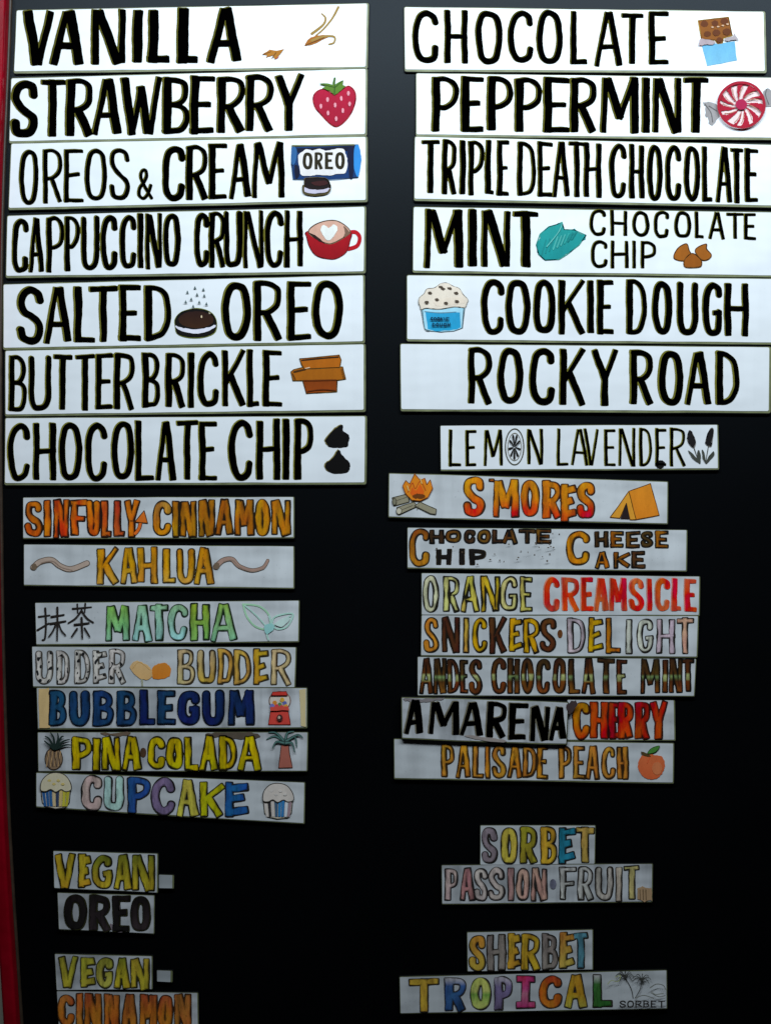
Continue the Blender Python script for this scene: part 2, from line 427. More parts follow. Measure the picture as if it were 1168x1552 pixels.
# ------------------------------------------------------------------ drawings: smooth flat patches and pen lines, layer on layer
class Drawing:
    def __init__(s, parent, name, tf):
        s.parent, s.name, s.tf = parent, name, tf
        s.parts = {}; s.order = []; s.k = 3
    def _out(s, part):
        part = part or s.name
        if part not in s.parts: s.parts[part] = ([], [], []); s.order.append(part)
        return s.parts[part]
    def pt(s, p): return (s.tf[0] + p[0] * s.tf[2], s.tf[1] + p[1] * s.tf[2])
    def patch(s, pts, c, part=None, smooth=True, rim=None, rimw=1.0, rough=0.25, c2=None):
        """filled patch of colour c (c2: the paint's own colour towards its lower end)"""
        q = [s.pt(p) for p in pts]
        if smooth: q = [tuple(v) for v in catmull(q, True, 5)]
        else:
            qq = []
            for a, b_ in zip(q, q[1:] + q[:1]):
                qq += [a, ((a[0] * 2 + b_[0]) / 3, (a[1] * 2 + b_[1]) / 3), ((a[0] + 2 * b_[0]) / 3, (a[1] + 2 * b_[1]) / 3)]
            q = qq
        q = [(x + random.gauss(0, rough), y + random.gauss(0, rough)) for x, y in q]
        if rim is not None:
            s.line(pts, rimw, rim, part, closed=True, smooth=smooth)
            s.k -= 1
        s.k += 1
        V, F, C = s._out(part); b0 = len(V)
        y0 = min(v[1] for v in q); y1 = max(v[1] for v in q)
        yc = (y0 + y1) / 2
        ca = np.array(paint(c, yc)); cb = np.array(paint(c2 or c, yc))
        for x, y in q:
            f = (y - y0) / max(y1 - y0, 1e-6)
            V.append(P(x, y, layer(s.k))); C.append(tuple(ca * (1 - f) + cb * f))
        for tr in tessellate_polygon([[Vector((x, y, 0)) for x, y in q]]):
            F.append([b0 + i for i in tr])
    def line(s, pts, w_, c, part=None, closed=False, smooth=True, w2=None, h=0.5):
        s.k += 1
        q = np.array([s.pt(p) for p in pts])
        if len(q) > 2 and smooth:
            q = catmull(q, closed)
            if closed: q = np.vstack([q, q[:1]])
        elif closed: q = np.vstack([q, q[:1]])
        cc = paint(c, float(q[:, 1].mean()))
        st = [('curve', q, w_ / 2, (w2 if w2 is not None else w_) / 2)]
        o = s._out(part)
        g, F, ID, col = ink_field([(st, [(0, cc), (1, cc)])], o, s.k, h, wobble=0.25)
        march(g, F, ID, col, layer(s.k), o)
    def ell(s, cx, cy, rx, ry, c, part=None, rim=None, rimw=1.0, n=12, c2=None, rough=0.2):
        s.patch([(cx + rx * math.cos(a), cy + ry * math.sin(a)) for a in np.linspace(0, 2 * math.pi, n, endpoint=False)], c, part, True, rim, rimw, rough, c2)
    def text(s, text, xs, ys, w_, part='lettering', c=(10, 10, 10)):
        out = s._out(part); s.k += 1
        gr = []
        for ch, a, b_ in spread_text(text, xs):
            (x0, y0), (x1, y1) = s.pt((a, ys[0])), s.pt((b_, ys[1]))
            cc = paint(c, y0)
            gr.append((glyph(ch, x0, x1, y0, y0, y1, y1, w_, w_ * .85), [(0, cc), (1, cc)]))
        g, F, ID, col = ink_field(gr, out, s.k, 0.45, wobble=0.2)
        march(g, F, ID, col, layer(s.k), out)
    def done(s):
        first = None
        s.order.sort(key=lambda p: p != s.name)
        for p in s.order:
            V, F, C = s.parts[p]
            o = build(p.rstrip('#') if first else s.name, V, F, M['gouache'], first or s.parent, C)
            if first is None: first = o
        return first

# ------------------------------------------------------------------ strips
def quad_round(q, r=2.5, bow=0.0):
    """closed outline of a four-cornered strip with slightly rounded corners; runs TL, TR, BR, BL"""
    out = []
    q = [np.array(p, float) for p in q]
    for i in range(4):
        a, b_, c = q[i - 1], q[i], q[(i + 1) % 4]
        u = (a - b_) / np.linalg.norm(a - b_); v = (c - b_) / np.linalg.norm(c - b_)
        for t_ in (0, .3, .7, 1):
            p = b_ + u * r * (1 - t_) ** 2 + v * r * t_ ** 2
            out.append(p)
        L = np.linalg.norm(c - b_); n_ = max(int(L / 40), 1)
        nrm = np.array([v[1], -v[0]])
        for k in range(1, n_):
            f = k / n_
            out.append(b_ + (c - b_) * f + nrm * (bow * math.sin(f * 3.14) + random.uniform(-.35, .35)))
    return out

def strip(label, q, group, face='panel', edge=(1.0, 3.0, 3.2), thick=0.0042, curl=0.0, rise=None, cat='menu strip', name='menu_strip', bow=0.0, rad=2.5):
    """q: TL, TR, BR, BL.  Parts: panel (the white face), laminate_edge, magnet_backing"""
    DEP[0] = 0.0 if rise is None else rise
    cx = (q[2][0] + q[3][0]) / 2; by = max(q[2][1], q[3][1])
    root = thing(name, label, cat, P(cx, by, 0.0045), group)
    o = quad_round(q, rad, bow)
    y0 = min(p[1] for p in o); y1 = max(p[1] for p in o)
    # white face, one flat or slightly curled sheet
    def sheet(o_, dep):
        V = [P(x, y, dep) for x, y in o_]
        F = [list(t_) for t_ in tessellate_polygon([[Vector((x, y, 0)) for x, y in o_]])]
        return V, F
    V, F = sheet(o, -DEP[0])
    build('panel', V, F, M[face], root)
    e0, er, eb = edge
    q2 = [(q[0][0] - e0, q[0][1] - e0), (q[1][0] + er, q[1][1] - e0), (q[2][0] + er, q[2][1] + eb), (q[3][0] - e0, q[3][1] + eb)]
    o2 = quad_round(q2, rad + 0.6, bow)
    V, F = sheet(o2, 0.0004 - DEP[0]); build('laminate_edge', V, F, M['edge'], root)
    q3 = [(x + (0.8 if i in (1, 2) else -0.8), y + (1.2 if i > 1 else -0.6)) for i, (x, y) in enumerate(q2)]
    o3 = quad_round(q3, rad + 0.8, bow)
    n_ = len(o3)
    V = [P(x, y, 0.0008 - DEP[0]) for x, y in o3] + [P(x, y, 0.0047) for x, y in o3]
    F = [list(t_) for t_ in tessellate_polygon([[Vector((x, y, 0)) for x, y in o3]])]
    F += [[i, (i + 1) % n_, n_ + (i + 1) % n_, n_ + i] for i in range(n_)]
    build('magnet_backing', V, F, M['rubber'], root)
    return root

# ================================================================== the place: wall, red post, black board
def edge_x(y):
    """right edge of the bowed red post, in board millimetres"""
    k = [(-120, 19), (0, 15.5), (100, 12), (200, 7.5), (300, 3.5), (420, 1.2), (600, 0.0), (760, 0.8), (900, 2.5), (1000, 4.5), (1100, 7.5), (1200, 10.5), (1300, 16), (1400, 22), (1500, 29), (1552, 32), (1680, 40)]
    for (a, u), (b, v) in zip(k, k[1:]):
        if y <= b:
            t_ = (y - a) / (b - a); return u + (v - u) * t_
    return k[-1][1]
ys_ = list(range(-120, 1681, 20))
ex = np.array([edge_x(y) for y in ys_]); ex = np.convolve(np.pad(ex, 3, mode='edge'), np.ones(7) / 7, 'valid')

wall = build('wall', [P(-1600, 2600, 0.06), P(2800, 2600, 0.06), P(2800, -1000, 0.06), P(-1600, -1000, 0.06)], [[0, 1, 2, 3]], M['wall'])
wall['kind'] = 'structure'

root = thing('menu_board', 'tall matt black menu board carrying all the hand lettered flavour strips', 'board', P(600, 1700, 0.03))
left = [(x - 6, y) for x, y in zip(ex, ys_)]
ol = left + [(1330, 1680), (1330, -120)]
V = [P(x, y, 0.005) for x, y in ol] + [P(x, y, 0.045) for x, y in ol]
k = len(ol)
F = [list(t_) for t_ in tessellate_polygon([[Vector((x, y, 0)) for x, y in ol]])] + [[i, (i + 1) % k, k + (i + 1) % k, k + i] for i in range(k)]
build('board_panel', V, F, M['board'], root)
V, F = [], []
for i, (x, y) in enumerate(zip(ex, ys_)):
    for (dx, dd) in ((-2, 0.004), (-1.5, -0.001), (1.6, -0.001), (2.6, 0.0015), (2.8, 0.0049)): V.append(P(x + dx, y, dd))
    if i:
        for j in range(4): F.append([(i - 1) * 5 + j, (i - 1) * 5 + j + 1, i * 5 + j + 1, i * 5 + j])
build('edging', V, F, M['brown'], root, smooth=True)

root = thing('red_post', 'glossy red post bowing along the side of the black menu board', 'post', P(10, 1700, 0.0))
V, F = [], []
W_, D_ = 20.0, 26.0
sec = []
for cxs, cys, a0 in ((W_ / 2 - 5, -D_ + 6, -90), (W_ / 2 - 3, 22, 0), (-W_ / 2 + 3, 22, 90), (-W_ / 2 + 5, -D_ + 6, 180)):
    for a in (0, 22, 45, 68, 90):
        r_ = 5 if cys < 0 else 3
        sec.append((cxs + r_ * math.cos(math.radians(a0 + a)), cys + r_ * math.sin(math.radians(a0 + a))))
k = len(sec)
for i, (x, y) in enumerate(zip(ex, ys_)):
    for (u, v) in sec: V.append(P(x - W_ / 2 - 0.6 + u, y, v / 1000 - 0.001))
    if i:
        for j in range(k): F.append([(i - 1) * k + j, (i - 1) * k + (j + 1) % k, i * k + (j + 1) % k, i * k + j])
build('shaft', V, F, M['red'], root, smooth=True)

# ================================================================== big strips, first column
GB = 'large hand lettered flavour strips'
Z1 = (0, 0, .4966); Z2 = (0, 200, .4966); Z3 = (0, 410, .4966); Z4 = (0, 600, .4966)

s = strip('large white strip lettered VANILLA in bold black beside two tan vanilla pods', [(26, 16), (556, 5.5), (554, 101), (22, 108)], GB)
lettering(s, 'VANILLA', Z1, [72, 166, 157, 262, 282, 385, 405, 440, 455, 518, 545, 607, 635, 742], [36, 24, 199, 190], 17.5, 11.5, lean=.02)
d_ = Drawing(s, 'vanilla_pod_drawing', (380, 0, .1541))
tan, tan2 = (178, 150, 78), (186, 120, 34)
d_.line([(700, 138), (738, 180), (712, 245), (602, 330)], 2.2, tan, w2=4.2)
d_.line([(862, 72), (800, 185), (710, 290), (640, 348)], 3.4, tan, w2=2)
d_.patch([(535, 432), (590, 372), (690, 345), (780, 352), (720, 385), (640, 425), (545, 452)], tan2)
d_.line([(600, 400), (700, 362), (805, 358), (830, 385), (815, 425), (772, 438)], 3.4, tan, w2=2.4)
d_.line([(540, 445), (640, 405), (720, 372)], 1.3, (110, 70, 20))
d_.patch([(110, 540), (190, 490), (262, 502), (332, 484), (285, 545), (240, 588), (216, 545), (150, 570), (165, 540)], (190, 130, 42), smooth=False)
d_.line([(120, 538), (200, 510)], 1.2, (120, 80, 30)); d_.line([(210, 575), (250, 520)], 1.2, (120, 80, 30)); d_.line([(250, 580), (275, 560)], 1.0, (200, 60, 60))
d_.done()

s = strip('large white strip lettered STRAWBERRY with a red strawberry drawn at its end', [(18, 119), (554, 104.5), (553, 203), (15, 214)], GB)
lettering(s, 'STRAWBERRY', Z1, [37, 118, 128, 200, 205, 288, 286, 373, 368, 495, 500, 580, 583, 655, 665, 750, 752, 838, 838, 928], [248, 228, 420, 400], 14, 9, lean=.02)
d_ = Drawing(s, 'strawberry_drawing', (380, 0, .1541))
d_.patch([(612, 965), (645, 905), (720, 878), (820, 925), (900, 880), (965, 848), (1022, 900), (1032, 980), (1000, 1090), (930, 1190), (850, 1247), (780, 1220), (690, 1130), (630, 1055)], (188, 12, 62), rim=(214, 96, 84), rimw=1.6, c2=(168, 6, 50))
for x, y in ((690, 1045), (755, 980), (890, 970), (830, 1035), (960, 920), (905, 1090), (760, 1115), (840, 1170), (972, 1025)):
    d_.ell(x, y, 13, 24, (238, 170, 190), n=6)
d_.patch([(675, 825), (740, 822), (803, 838), (818, 765), (838, 768), (828, 832), (910, 790), (902, 838), (935, 850), (870, 905), (822, 940), (780, 895), (700, 872), (735, 850)], (92, 138, 44), 'leaf_cap', smooth=False)
d_.line([(822, 770), (825, 850), (822, 930)], 1.6, (52, 96, 24), 'leaf_cap'); d_.line([(700, 832), (820, 862)], 1.2, (52, 96, 24), 'leaf_cap'); d_.line([(900, 800), (830, 862)], 1.2, (52, 96, 24), 'leaf_cap')
d_.done()

s = strip('large white strip with a blue cookie packet drawing and thin black lettering', [(18, 218), (554, 207.5), (554, 303), (14, 315)], GB)
lettering(s, 'OREOS', Z2, [62, 118, 135, 193, 198, 255, 262, 328, 337, 398], [56, 50, 220, 207], 7.5, 6)
lettering(s, '&', Z2, [420, 468], [110, 110, 208, 206], 5.5, 5)
lettering(s, 'CREAM', Z2, [497, 565, 570, 637, 640, 692, 700, 768, 772, 870], [44, 33, 212, 196], 11, 7.4)
TP = (420, 210, .1289)
d_ = Drawing(s, 'cookie_packet_drawing', TP)
d_.patch([(175, 98), (500, 84), (950, 72), (985, 250), (950, 462), (560, 490), (190, 484), (165, 300)], (14, 58, 118), smooth=False, rim=(120, 150, 180), rimw=1.6)
d_.patch([(230, 112), (700, 96), (920, 88), (905, 150), (600, 150), (240, 170)], (8, 14, 46), smooth=False)
d_.patch([(205, 320), (250, 330), (260, 440), (215, 470)], (8, 14, 46)); d_.patch([(830, 130), (900, 120), (890, 440), (850, 450)], (8, 20, 60))
d_.patch([(908, 110), (958, 88), (988, 250), (948, 452), (900, 320)], (48, 146, 232))
d_.patch([(172, 120), (218, 108), (232, 200), (205, 300), (172, 290)], (44, 104, 168))
d_.line([(180, 88), (560, 82), (900, 74)], 2.0, (120, 128, 84))
d_.patch([(290, 162), (345, 128), (420, 142), (500, 125), (580, 147), (660, 130), (765, 120), (802, 175), (830, 290), (800, 405), (700, 418), (610, 440), (480, 428), (390, 440), (290, 432), (262, 330), (248, 205)], (232, 240, 246), 'packet_window')
d_.text('OREO', [300, 418, 440, 540, 562, 655, 682, 795], [165, 365], 5.0, 'packet_lettering', (42, 38, 14))
d_.patch([(325, 500), (350, 468), (560, 468), (622, 540), (612, 600), (480, 625), (340, 600)], (22, 8, 8), 'cookie', rim=(90, 84, 60), rimw=1.8)
d_.patch([(318, 580), (400, 602), (520, 604), (612, 585), (610, 622), (450, 650), (325, 628)], (196, 200, 226), 'cookie')
d_.line([(308, 560), (318, 640), (440, 666), (580, 650), (622, 605)], 3.0, (74, 68, 34), 'cookie')
d_.patch([(400, 520), (560, 500), (590, 540), (480, 560)], (58, 22, 24), 'cookie')
d_.done()

s = strip('large white strip lettered CAPPUCCINO CRUNCH with a red coffee cup at its end', [(12, 327.5), (552, 313.5), (551, 411), (10, 418)], GB)
lettering(s, 'CAPPUCCINO', Z2, [40, 88, 88, 137, 145, 196, 200, 246, 250, 305, 310, 360, 367, 418, 422, 440, 447, 495, 500, 552], [266, 248, 432, 412], 9, 6.5)
lettering(s, 'CRUNCH', Z2, [595, 640, 640, 690, 685, 740, 745, 805, 810, 865, 870, 925], [247, 240, 416, 410], 9, 6.5)
d_ = Drawing(s, 'coffee_cup_drawing', TP)
d_.line([(835, 1108), (920, 1102), (968, 1165), (940, 1260), (840, 1298)], 6.0, (176, 10, 26), 'cup_handle')
d_.patch([(352, 1095), (346, 1160), (385, 1285), (465, 1380), (600, 1415), (705, 1405), (815, 1330), (852, 1210), (855, 1100), (600, 1040)], (166, 6, 26), rim=(110, 30, 30), rimw=1.2, c2=(140, 2, 18))
d_.patch([(368, 1105), (430, 1022), (560, 970), (700, 968), (820, 1040), (852, 1110), (760, 1180), (620, 1238), (480, 1190)], (204, 168, 152), 'coffee', rim=(120, 106, 80), rimw=1.6)
d_.patch([(370, 1108), (450, 1140), (540, 1215), (560, 1235), (470, 1195)], (40, 22, 20), 'coffee')
d_.patch([(780, 1030), (852, 1110), (780, 1160), (800, 1100)], (120, 96, 80), 'coffee')
d_.patch([(512, 1065), (545, 1018), (608, 1050), (662, 1012), (708, 1050), (690, 1112), (605, 1202), (535, 1130)], (232, 246, 248), 'coffee')
d_.done()

s = strip('large white strip with salt grains falling on a black cookie between its two words', [(6, 431.5), (550, 417.5), (550, 517), (6, 527)], GB)
lettering(s, 'SALTED', Z3, [55, 135, 137, 220, 230, 290, 275, 360, 367, 430, 445, 523], [53, 43, 224, 210], 12, 9)
lettering(s, 'OREO', Z3, [680, 765, 777, 862, 880, 950, 955, 1045], [38, 33, 213, 208], 12, 9)
d_ = Drawing(s, 'salted_cookie_drawing', (250, 420, .0856))
d_.patch([(190, 880), (190, 740), (300, 620), (560, 560), (800, 620), (905, 760), (890, 960), (740, 1050), (540, 1075), (330, 1050), (215, 990)], (8, 5, 5), rim=(98, 110, 44), rimw=1.8, rough=.15)
d_.ell(555, 755, 310, 150, (38, 18, 14), c2=(52, 30, 12)); d_.ell(650, 700, 14, 24, (210, 200, 170), n=6); d_.ell(795, 640, 16, 14, (170, 170, 150), n=6)
d_.patch([(195, 865), (330, 905), (550, 925), (740, 900), (890, 850), (885, 890), (760, 960), (550, 1000), (320, 965), (215, 910)], (206, 216, 236), 'cookie_cream')
for x, y in ((535, 190), (685, 222), (402, 268), (573, 312), (700, 330), (470, 392), (372, 440), (613, 445), (740, 475), (505, 520)):
    d_.patch([(x, y - 34), (x + 24, y + 26), (x - 24, y + 26)], (74, 96, 100), 'salt_grain', smooth=False, rough=.1)
d_.done()

s = strip('large white strip lettered BUTTER BRICKLE with a stack of amber toffee slabs', [(9, 532), (551, 522), (551, 621), (9, 628)], GB)
lettering(s, 'BUTTER', Z3, [30, 84, 90, 158, 165, 222, 232, 290, 295, 345, 350, 415], [261, 254, 431, 421], 10, 7.5, lean=.01)
lettering(s, 'BRICKLE', Z3, [437, 490, 508, 568, 570, 600, 605, 668, 680, 750, 755, 792, 805, 860], [252, 243, 420, 412], 10.5, 7.5)
d_ = Drawing(s, 'toffee_slab_drawing', (420, 520, .1418))
ol_ = (88, 72, 34)
d_.patch([(270, 398), (640, 395), (636, 520), (312, 540)], (112, 52, 8), smooth=False, rim=ol_, rimw=1.4, c2=(126, 58, 6))
d_.patch([(150, 310), (180, 285), (270, 262), (700, 255), (732, 385), (640, 400), (170, 402)], (142, 84, 10), smooth=False, rim=ol_, rimw=1.4)
d_.patch([(240, 168), (660, 128), (682, 180), (668, 262), (290, 278), (262, 235)], (154, 88, 12), smooth=False, rim=ol_, rimw=1.4)
d_.line([(265, 185), (420, 168), (650, 150)], 2.4, (44, 26, 8)); d_.line([(185, 310), (300, 282)], 2.6, (58, 36, 10)); d_.line([(290, 400), (630, 395)], 1.8, (90, 42, 6)); d_.line([(300, 272), (345, 262)], 1.4, (220, 200, 170))
d_.line([(325, 515), (480, 495), (620, 505)], 1.6, (90, 40, 8)); d_.line([(170, 330), (195, 385)], 1.4, (70, 44, 10)); d_.line([(690, 275), (715, 380)], 1.6, (96, 60, 10))
d_.done()

s = strip('large white strip lettered CHOCOLATE CHIP with two black chocolate drops at its end', [(9, 634), (553, 631), (552, 731), (8, 732)], GB)
lettering(s, 'CHOCOLATE', Z4, [27, 93, 105, 172, 182, 252, 262, 328, 342, 410, 415, 470, 478, 538, 540, 605, 610, 662], [84, 76, 259, 256], 10.5, 8)
lettering(s, 'CHIP', Z4, [700, 772, 785, 855, 862, 887, 900, 957], [74, 72, 258, 252], 11.5, 8.5)
for dr in ([(690, 872), (702, 940), (765, 985), (760, 1060), (735, 1108), (570, 1112), (515, 1060), (520, 1025), (600, 930)], [(655, 1140), (690, 1195), (765, 1270), (775, 1330), (735, 1385), (600, 1390), (525, 1355), (515, 1290), (590, 1230)]):
    d_ = Drawing(s, 'chocolate_drop_drawing', (420, 520, .1418))
    d_.patch([(x - 7, y - 4) for x, y in dr], (104, 100, 56)); d_.patch([(x + 3, y) for x, y in dr], (6, 5, 5)); d_.done()

# ================================================================== big strips, second column
Z5 = (590, 0, .4949); Z6 = (590, 200, .4949); Z7 = (590, 410, .4949)
s = strip('large white strip lettered CHOCOLATE with a bar in blue wrapping at its end', [(613, 11), (1156, 18), (1158, 107.5), (614, 105)], GB)
lettering(s, 'CHOCOLATE', Z5, [72, 150, 170, 240, 265, 345, 365, 440, 452, 530, 555, 605, 628, 712, 712, 775, 795, 855], [31, 38, 192, 201], 10.2, 8,
          per={6: (38, 202), 7: (40, 196), 8: (37, 200), 5: (34, 198)}, jit=.035)
d_ = Drawing(s, 'chocolate_bar_drawing', (1040, 10, .1289))
d_.patch([(172, 455), (400, 430), (560, 408), (590, 632), (400, 670), (240, 697)], (112, 196, 244), 'blue_wrapper', smooth=False, c2=(128, 206, 250), rough=.3)
d_.patch([(135, 165), (300, 145), (490, 125), (535, 340), (430, 372), (420, 432), (362, 440), (330, 398), (170, 388)], (150, 92, 22), smooth=False, rim=(200, 170, 70), rimw=1.4)
for x, y, r_ in ((205, 205, 44), (330, 200, 40), (440, 175, 44), (240, 325, 40), (345, 310, 46), (465, 300, 48), (380, 395, 34)): d_.ell(x, y, r_, r_ * .85, (108, 56, 12), n=7, rough=.3)
for x, y in ((300, 246), (365, 240), (420, 228), (475, 212)): d_.ell(x, y, 16, 9, (226, 196, 168), n=6)
d_.patch([(130, 465), (150, 385), (215, 392), (300, 405), (340, 420), (300, 455), (240, 450), (180, 460)], (186, 178, 190), 'foil', smooth=False, rough=.5)
d_.patch([(430, 390), (540, 350), (552, 310), (600, 402), (540, 400), (460, 410)], (186, 184, 194), 'foil', smooth=False, rough=.5)
d_.done()

s = strip('large white strip lettered PEPPERMINT with a red swirled wrapped sweet at its end', [(631, 111.5), (1192, 118.5), (1192, 209), (631, 203.5)], GB)
lettering(s, 'PEPPERMINT', Z5, [132, 213, 222, 288, 302, 378, 387, 468, 475, 550, 555, 635, 648, 765, 775, 797, 808, 893, 903, 975], [236, 240, 401, 409], 13.5, 9, lean=.01)
d_ = Drawing(s, 'peppermint_sweet_drawing', (1040, 10, .1289))
d_.patch([(190, 1130), (250, 1120), (370, 1165), (380, 1290), (300, 1395), (260, 1375), (245, 1300), (215, 1270), (225, 1200)], (158, 162, 168), 'wrapper_twist', smooth=False, rough=.6)
d_.patch([(890, 1000), (950, 952), (1010, 1010), (1040, 1180), (920, 1180), (905, 1120)], (158, 162, 168), 'wrapper_twist#', smooth=False, rough=.6)
d_.line([(215, 1150), (280, 1250), (300, 1360)], 1.3, (100, 104, 108), 'wrapper_twist'); d_.line([(940, 970), (925, 1040), (960, 1150)], 1.3, (100, 104, 108), 'wrapper_twist#')
d_.line([(260, 1170), (350, 1230)], 1.2, (110, 112, 118), 'wrapper_twist')
cx_, cy_ = 632, 1165
d_.ell(cx_, cy_, 262, 256, (246, 236, 242), n=20)
for k in range(11):
    a = k * 2 * math.pi / 11 + .25 + random.uniform(-.06, .06); wd = random.choice((.07, .12, .18))
    q1, q2 = [], []
    for f in np.linspace(.1, .97, 6):
        aa = a + .5 * f; q1.append((cx_ + 260 * f * math.cos(aa - wd * f ** .6), cy_ + 254 * f * math.sin(aa - wd * f ** .6))); q2.append((cx_ + 260 * f * math.cos(aa + wd * f ** .6), cy_ + 254 * f * math.sin(aa + wd * f ** .6)))
    d_.patch(q1 + q2[::-1], (178, 16, 52), rough=.3)
    d_.line([((u[0] * .85 + cx_ * .15), u[1] * .85 + cy_ * .15) for u in q2[2:]], 1.0, (196, 140, 120))
d_.ell(cx_, cy_ - 5, 68, 62, (182, 28, 84), n=12)
d_.line([(cx_ + 268 * math.cos(a), cy_ + 262 * math.sin(a)) for a in np.linspace(0, 2 * math.pi, 22)[:-1]], 4.2, (172, 20, 50), closed=True)
d_.done()

s = strip('large white strip lettered TRIPLE DEATH CHOCOLATE in tall narrow black letters', [(629, 207.5), (1194, 220.5), (1194, 311.5), (628, 301)], GB)
lettering(s, 'TRIPLE', Z6, [100, 153, 163, 208, 215, 235, 243, 290, 295, 320, 330, 367], [26, 28, 190, 195], 9, 6.5, lean=.01)
lettering(s, 'DEATH', Z6, [393, 448, 455, 498, 500, 552, 550, 600, 597, 648], [29, 34, 195, 203], 8.5, 6.5)
lettering(s, 'CHOCOLATE', Z6, [675, 725, 735, 780, 790, 835, 845, 893, 902, 950, 958, 987, 1000, 1050, 1045, 1082, 1088, 1128], [36, 52, 203, 217], 8.5, 6.5)

s = strip('large white strip lettered MINT in bold and CHOCOLATE CHIP small beside a teal leaf', [(627, 314), (1190, 322.5), (1190, 417.5), (626, 410)], GB)
lettering(s, 'MINT', Z6, [107, 228, 242, 270, 285, 370, 380, 455], [238, 243, 414, 412], 14.6, 8.5)
PX = (0, 0, 1)
lettering(s, 'CHOCOLATE', PX, [893.5, 918, 925, 950, 959, 983, 990, 1013.5, 1022, 1046.5, 1053, 1066, 1073.5, 1098, 1101, 1126, 1127, 1145], [318, 323.5, 357.5, 363], 5.8, 4.8)
lettering(s, 'CHIP', PX, [895, 920.5, 926, 951.5, 957, 964.5, 971.5, 994], [364, 366.5, 406, 406.5], 5.8, 4.8)
d_ = Drawing(s, 'mint_leaf_drawing', (800, 310, .2568))
d_.patch([(48, 240), (70, 175), (120, 132), (170, 118), (200, 105), (212, 148), (270, 150), (340, 182), (300, 240), (230, 295), (180, 325), (100, 328), (62, 295)], (30, 148, 148), smooth=False, rough=.9, rim=(60, 150, 140), rimw=1.5, c2=(18, 140, 146))
for k in range(9):
    x = 80 + k * 22; d_.line([(x, 300 - k * 12), (x + 26, 210 - k * 6)], 2.2, random.choice(((44, 162, 160), (20, 128, 132), (70, 172, 170))))
d_.line([(200, 112), (180, 160), (110, 250)], 1.3, (96, 186, 184))
d_.done()
d_ = Drawing(s, 'chocolate_chip_drawing', (800, 310, .2568)); br, bd = (150, 90, 22), (104, 72, 30)
d_.patch([(858, 318), (880, 260), (930, 232), (948, 270), (960, 300), (920, 332)], br, rim=bd, rimw=1.5)
d_.patch([(985, 268), (1048, 232), (1052, 262), (1078, 298), (1060, 325), (1020, 326)], br, rim=bd, rimw=1.5)
d_.patch([(918, 355), (925, 320), (968, 288), (1015, 322), (1020, 358), (1000, 370), (935, 370)], (142, 82, 16), rim=bd, rimw=1.5)
d_.done()

s = strip('large white strip lettered COOKIE DOUGH with a blue tub of speckled ice cream drawn first', [(617, 417.5), (1172, 423), (1172, 519), (617, 514)], GB)
lettering(s, 'COOKIE', Z7, [282, 352, 357, 430, 442, 508, 518, 602, 605, 627, 637, 685], [27, 30, 196, 195], 11, 7.5)
lettering(s, 'DOUGH', Z7, [727, 787, 805, 865, 880, 945, 958, 1018, 1027, 1098], [30, 38, 195, 203], 11, 8)
TC = (610, 415, .1113)
d_ = Drawing(s, 'ice_cream_tub_drawing', TC)
d_.patch([(240, 460), (850, 430), (815, 740), (700, 780), (520, 795), (380, 782), (300, 755)], (150, 204, 228), smooth=False, rim=(110, 130, 140), rimw=1.0)
d_.patch([(305, 520), (520, 535), (780, 520), (790, 740), (640, 775), (440, 780), (340, 750)], (38, 146, 196), smooth=False, c2=(30, 150, 200), rough=.5)
d_.line([(300, 515), (500, 530), (720, 520)], 1.3, (90, 130, 150)); d_.line([(830, 470), (812, 735)], 1.4, (70, 90, 100)); d_.line([(268, 500), (300, 745), (360, 780)], 1.2, (80, 100, 110))
d_.patch([(215, 400), (225, 330), (290, 270), (330, 205), (430, 190), (510, 135), (600, 125), (690, 170), (770, 200), (820, 280), (885, 350), (870, 410), (840, 460), (700, 450), (500, 480), (320, 470), (250, 490), (232, 440)], (214, 212, 202), 'ice_cream_scoop', rim=(166, 168, 160), rimw=1.0, rough=.4)
d_.patch([(420, 380), (620, 330), (800, 330), (840, 400), (640, 430), (480, 440)], (222, 218, 206), 'ice_cream_scoop')
for x, y in ((520, 180), (545, 205), (640, 200), (372, 262), (728, 265), (465, 352), (590, 400), (735, 378), (325, 390)):
    d_.patch([(x - 30, y - 12), (x + 8, y - 20), (x + 32, y + 4), (x + 10, y + 22), (x - 22, y + 14)], (70, 62, 52), 'ice_cream_scoop', smooth=False, rough=.4)
d_.text('COOKIE', [380, 415, 420, 460, 465, 505, 510, 550, 556, 575, 585, 630], [590, 640], 1.5, 'tub_lettering', (8, 44, 70))
d_.text('DOUGH', [400, 440, 448, 490, 500, 540, 550, 595, 605, 645], [668, 722], 1.5, 'tub_lettering', (8, 44, 70))
d_.done()

s = strip('large white strip lettered ROCKY ROAD in bold black, blank over its first third', [(607, 521.5), (1165, 526.5), (1164, 623), (608, 620)], GB)
lettering(s, 'ROCKY', Z7, [243, 315, 332, 408, 430, 505, 523, 600, 618, 700], [237, 243, 406, 414], 11.5, 8.5)
lettering(s, 'ROAD', Z7, [738, 808, 825, 898, 905, 985, 1000, 1070], [246, 250, 412, 413], 12, 9)

# ================================================================== small strips, second column
GS = 'small coloured flavour strips'
def small(label, q, face='small', edge=(0.5, 1.6, 1.6), **kw): return strip(label, q, GS, face, edge, rad=1.2, **kw)
INKP = (34, 26, 18)

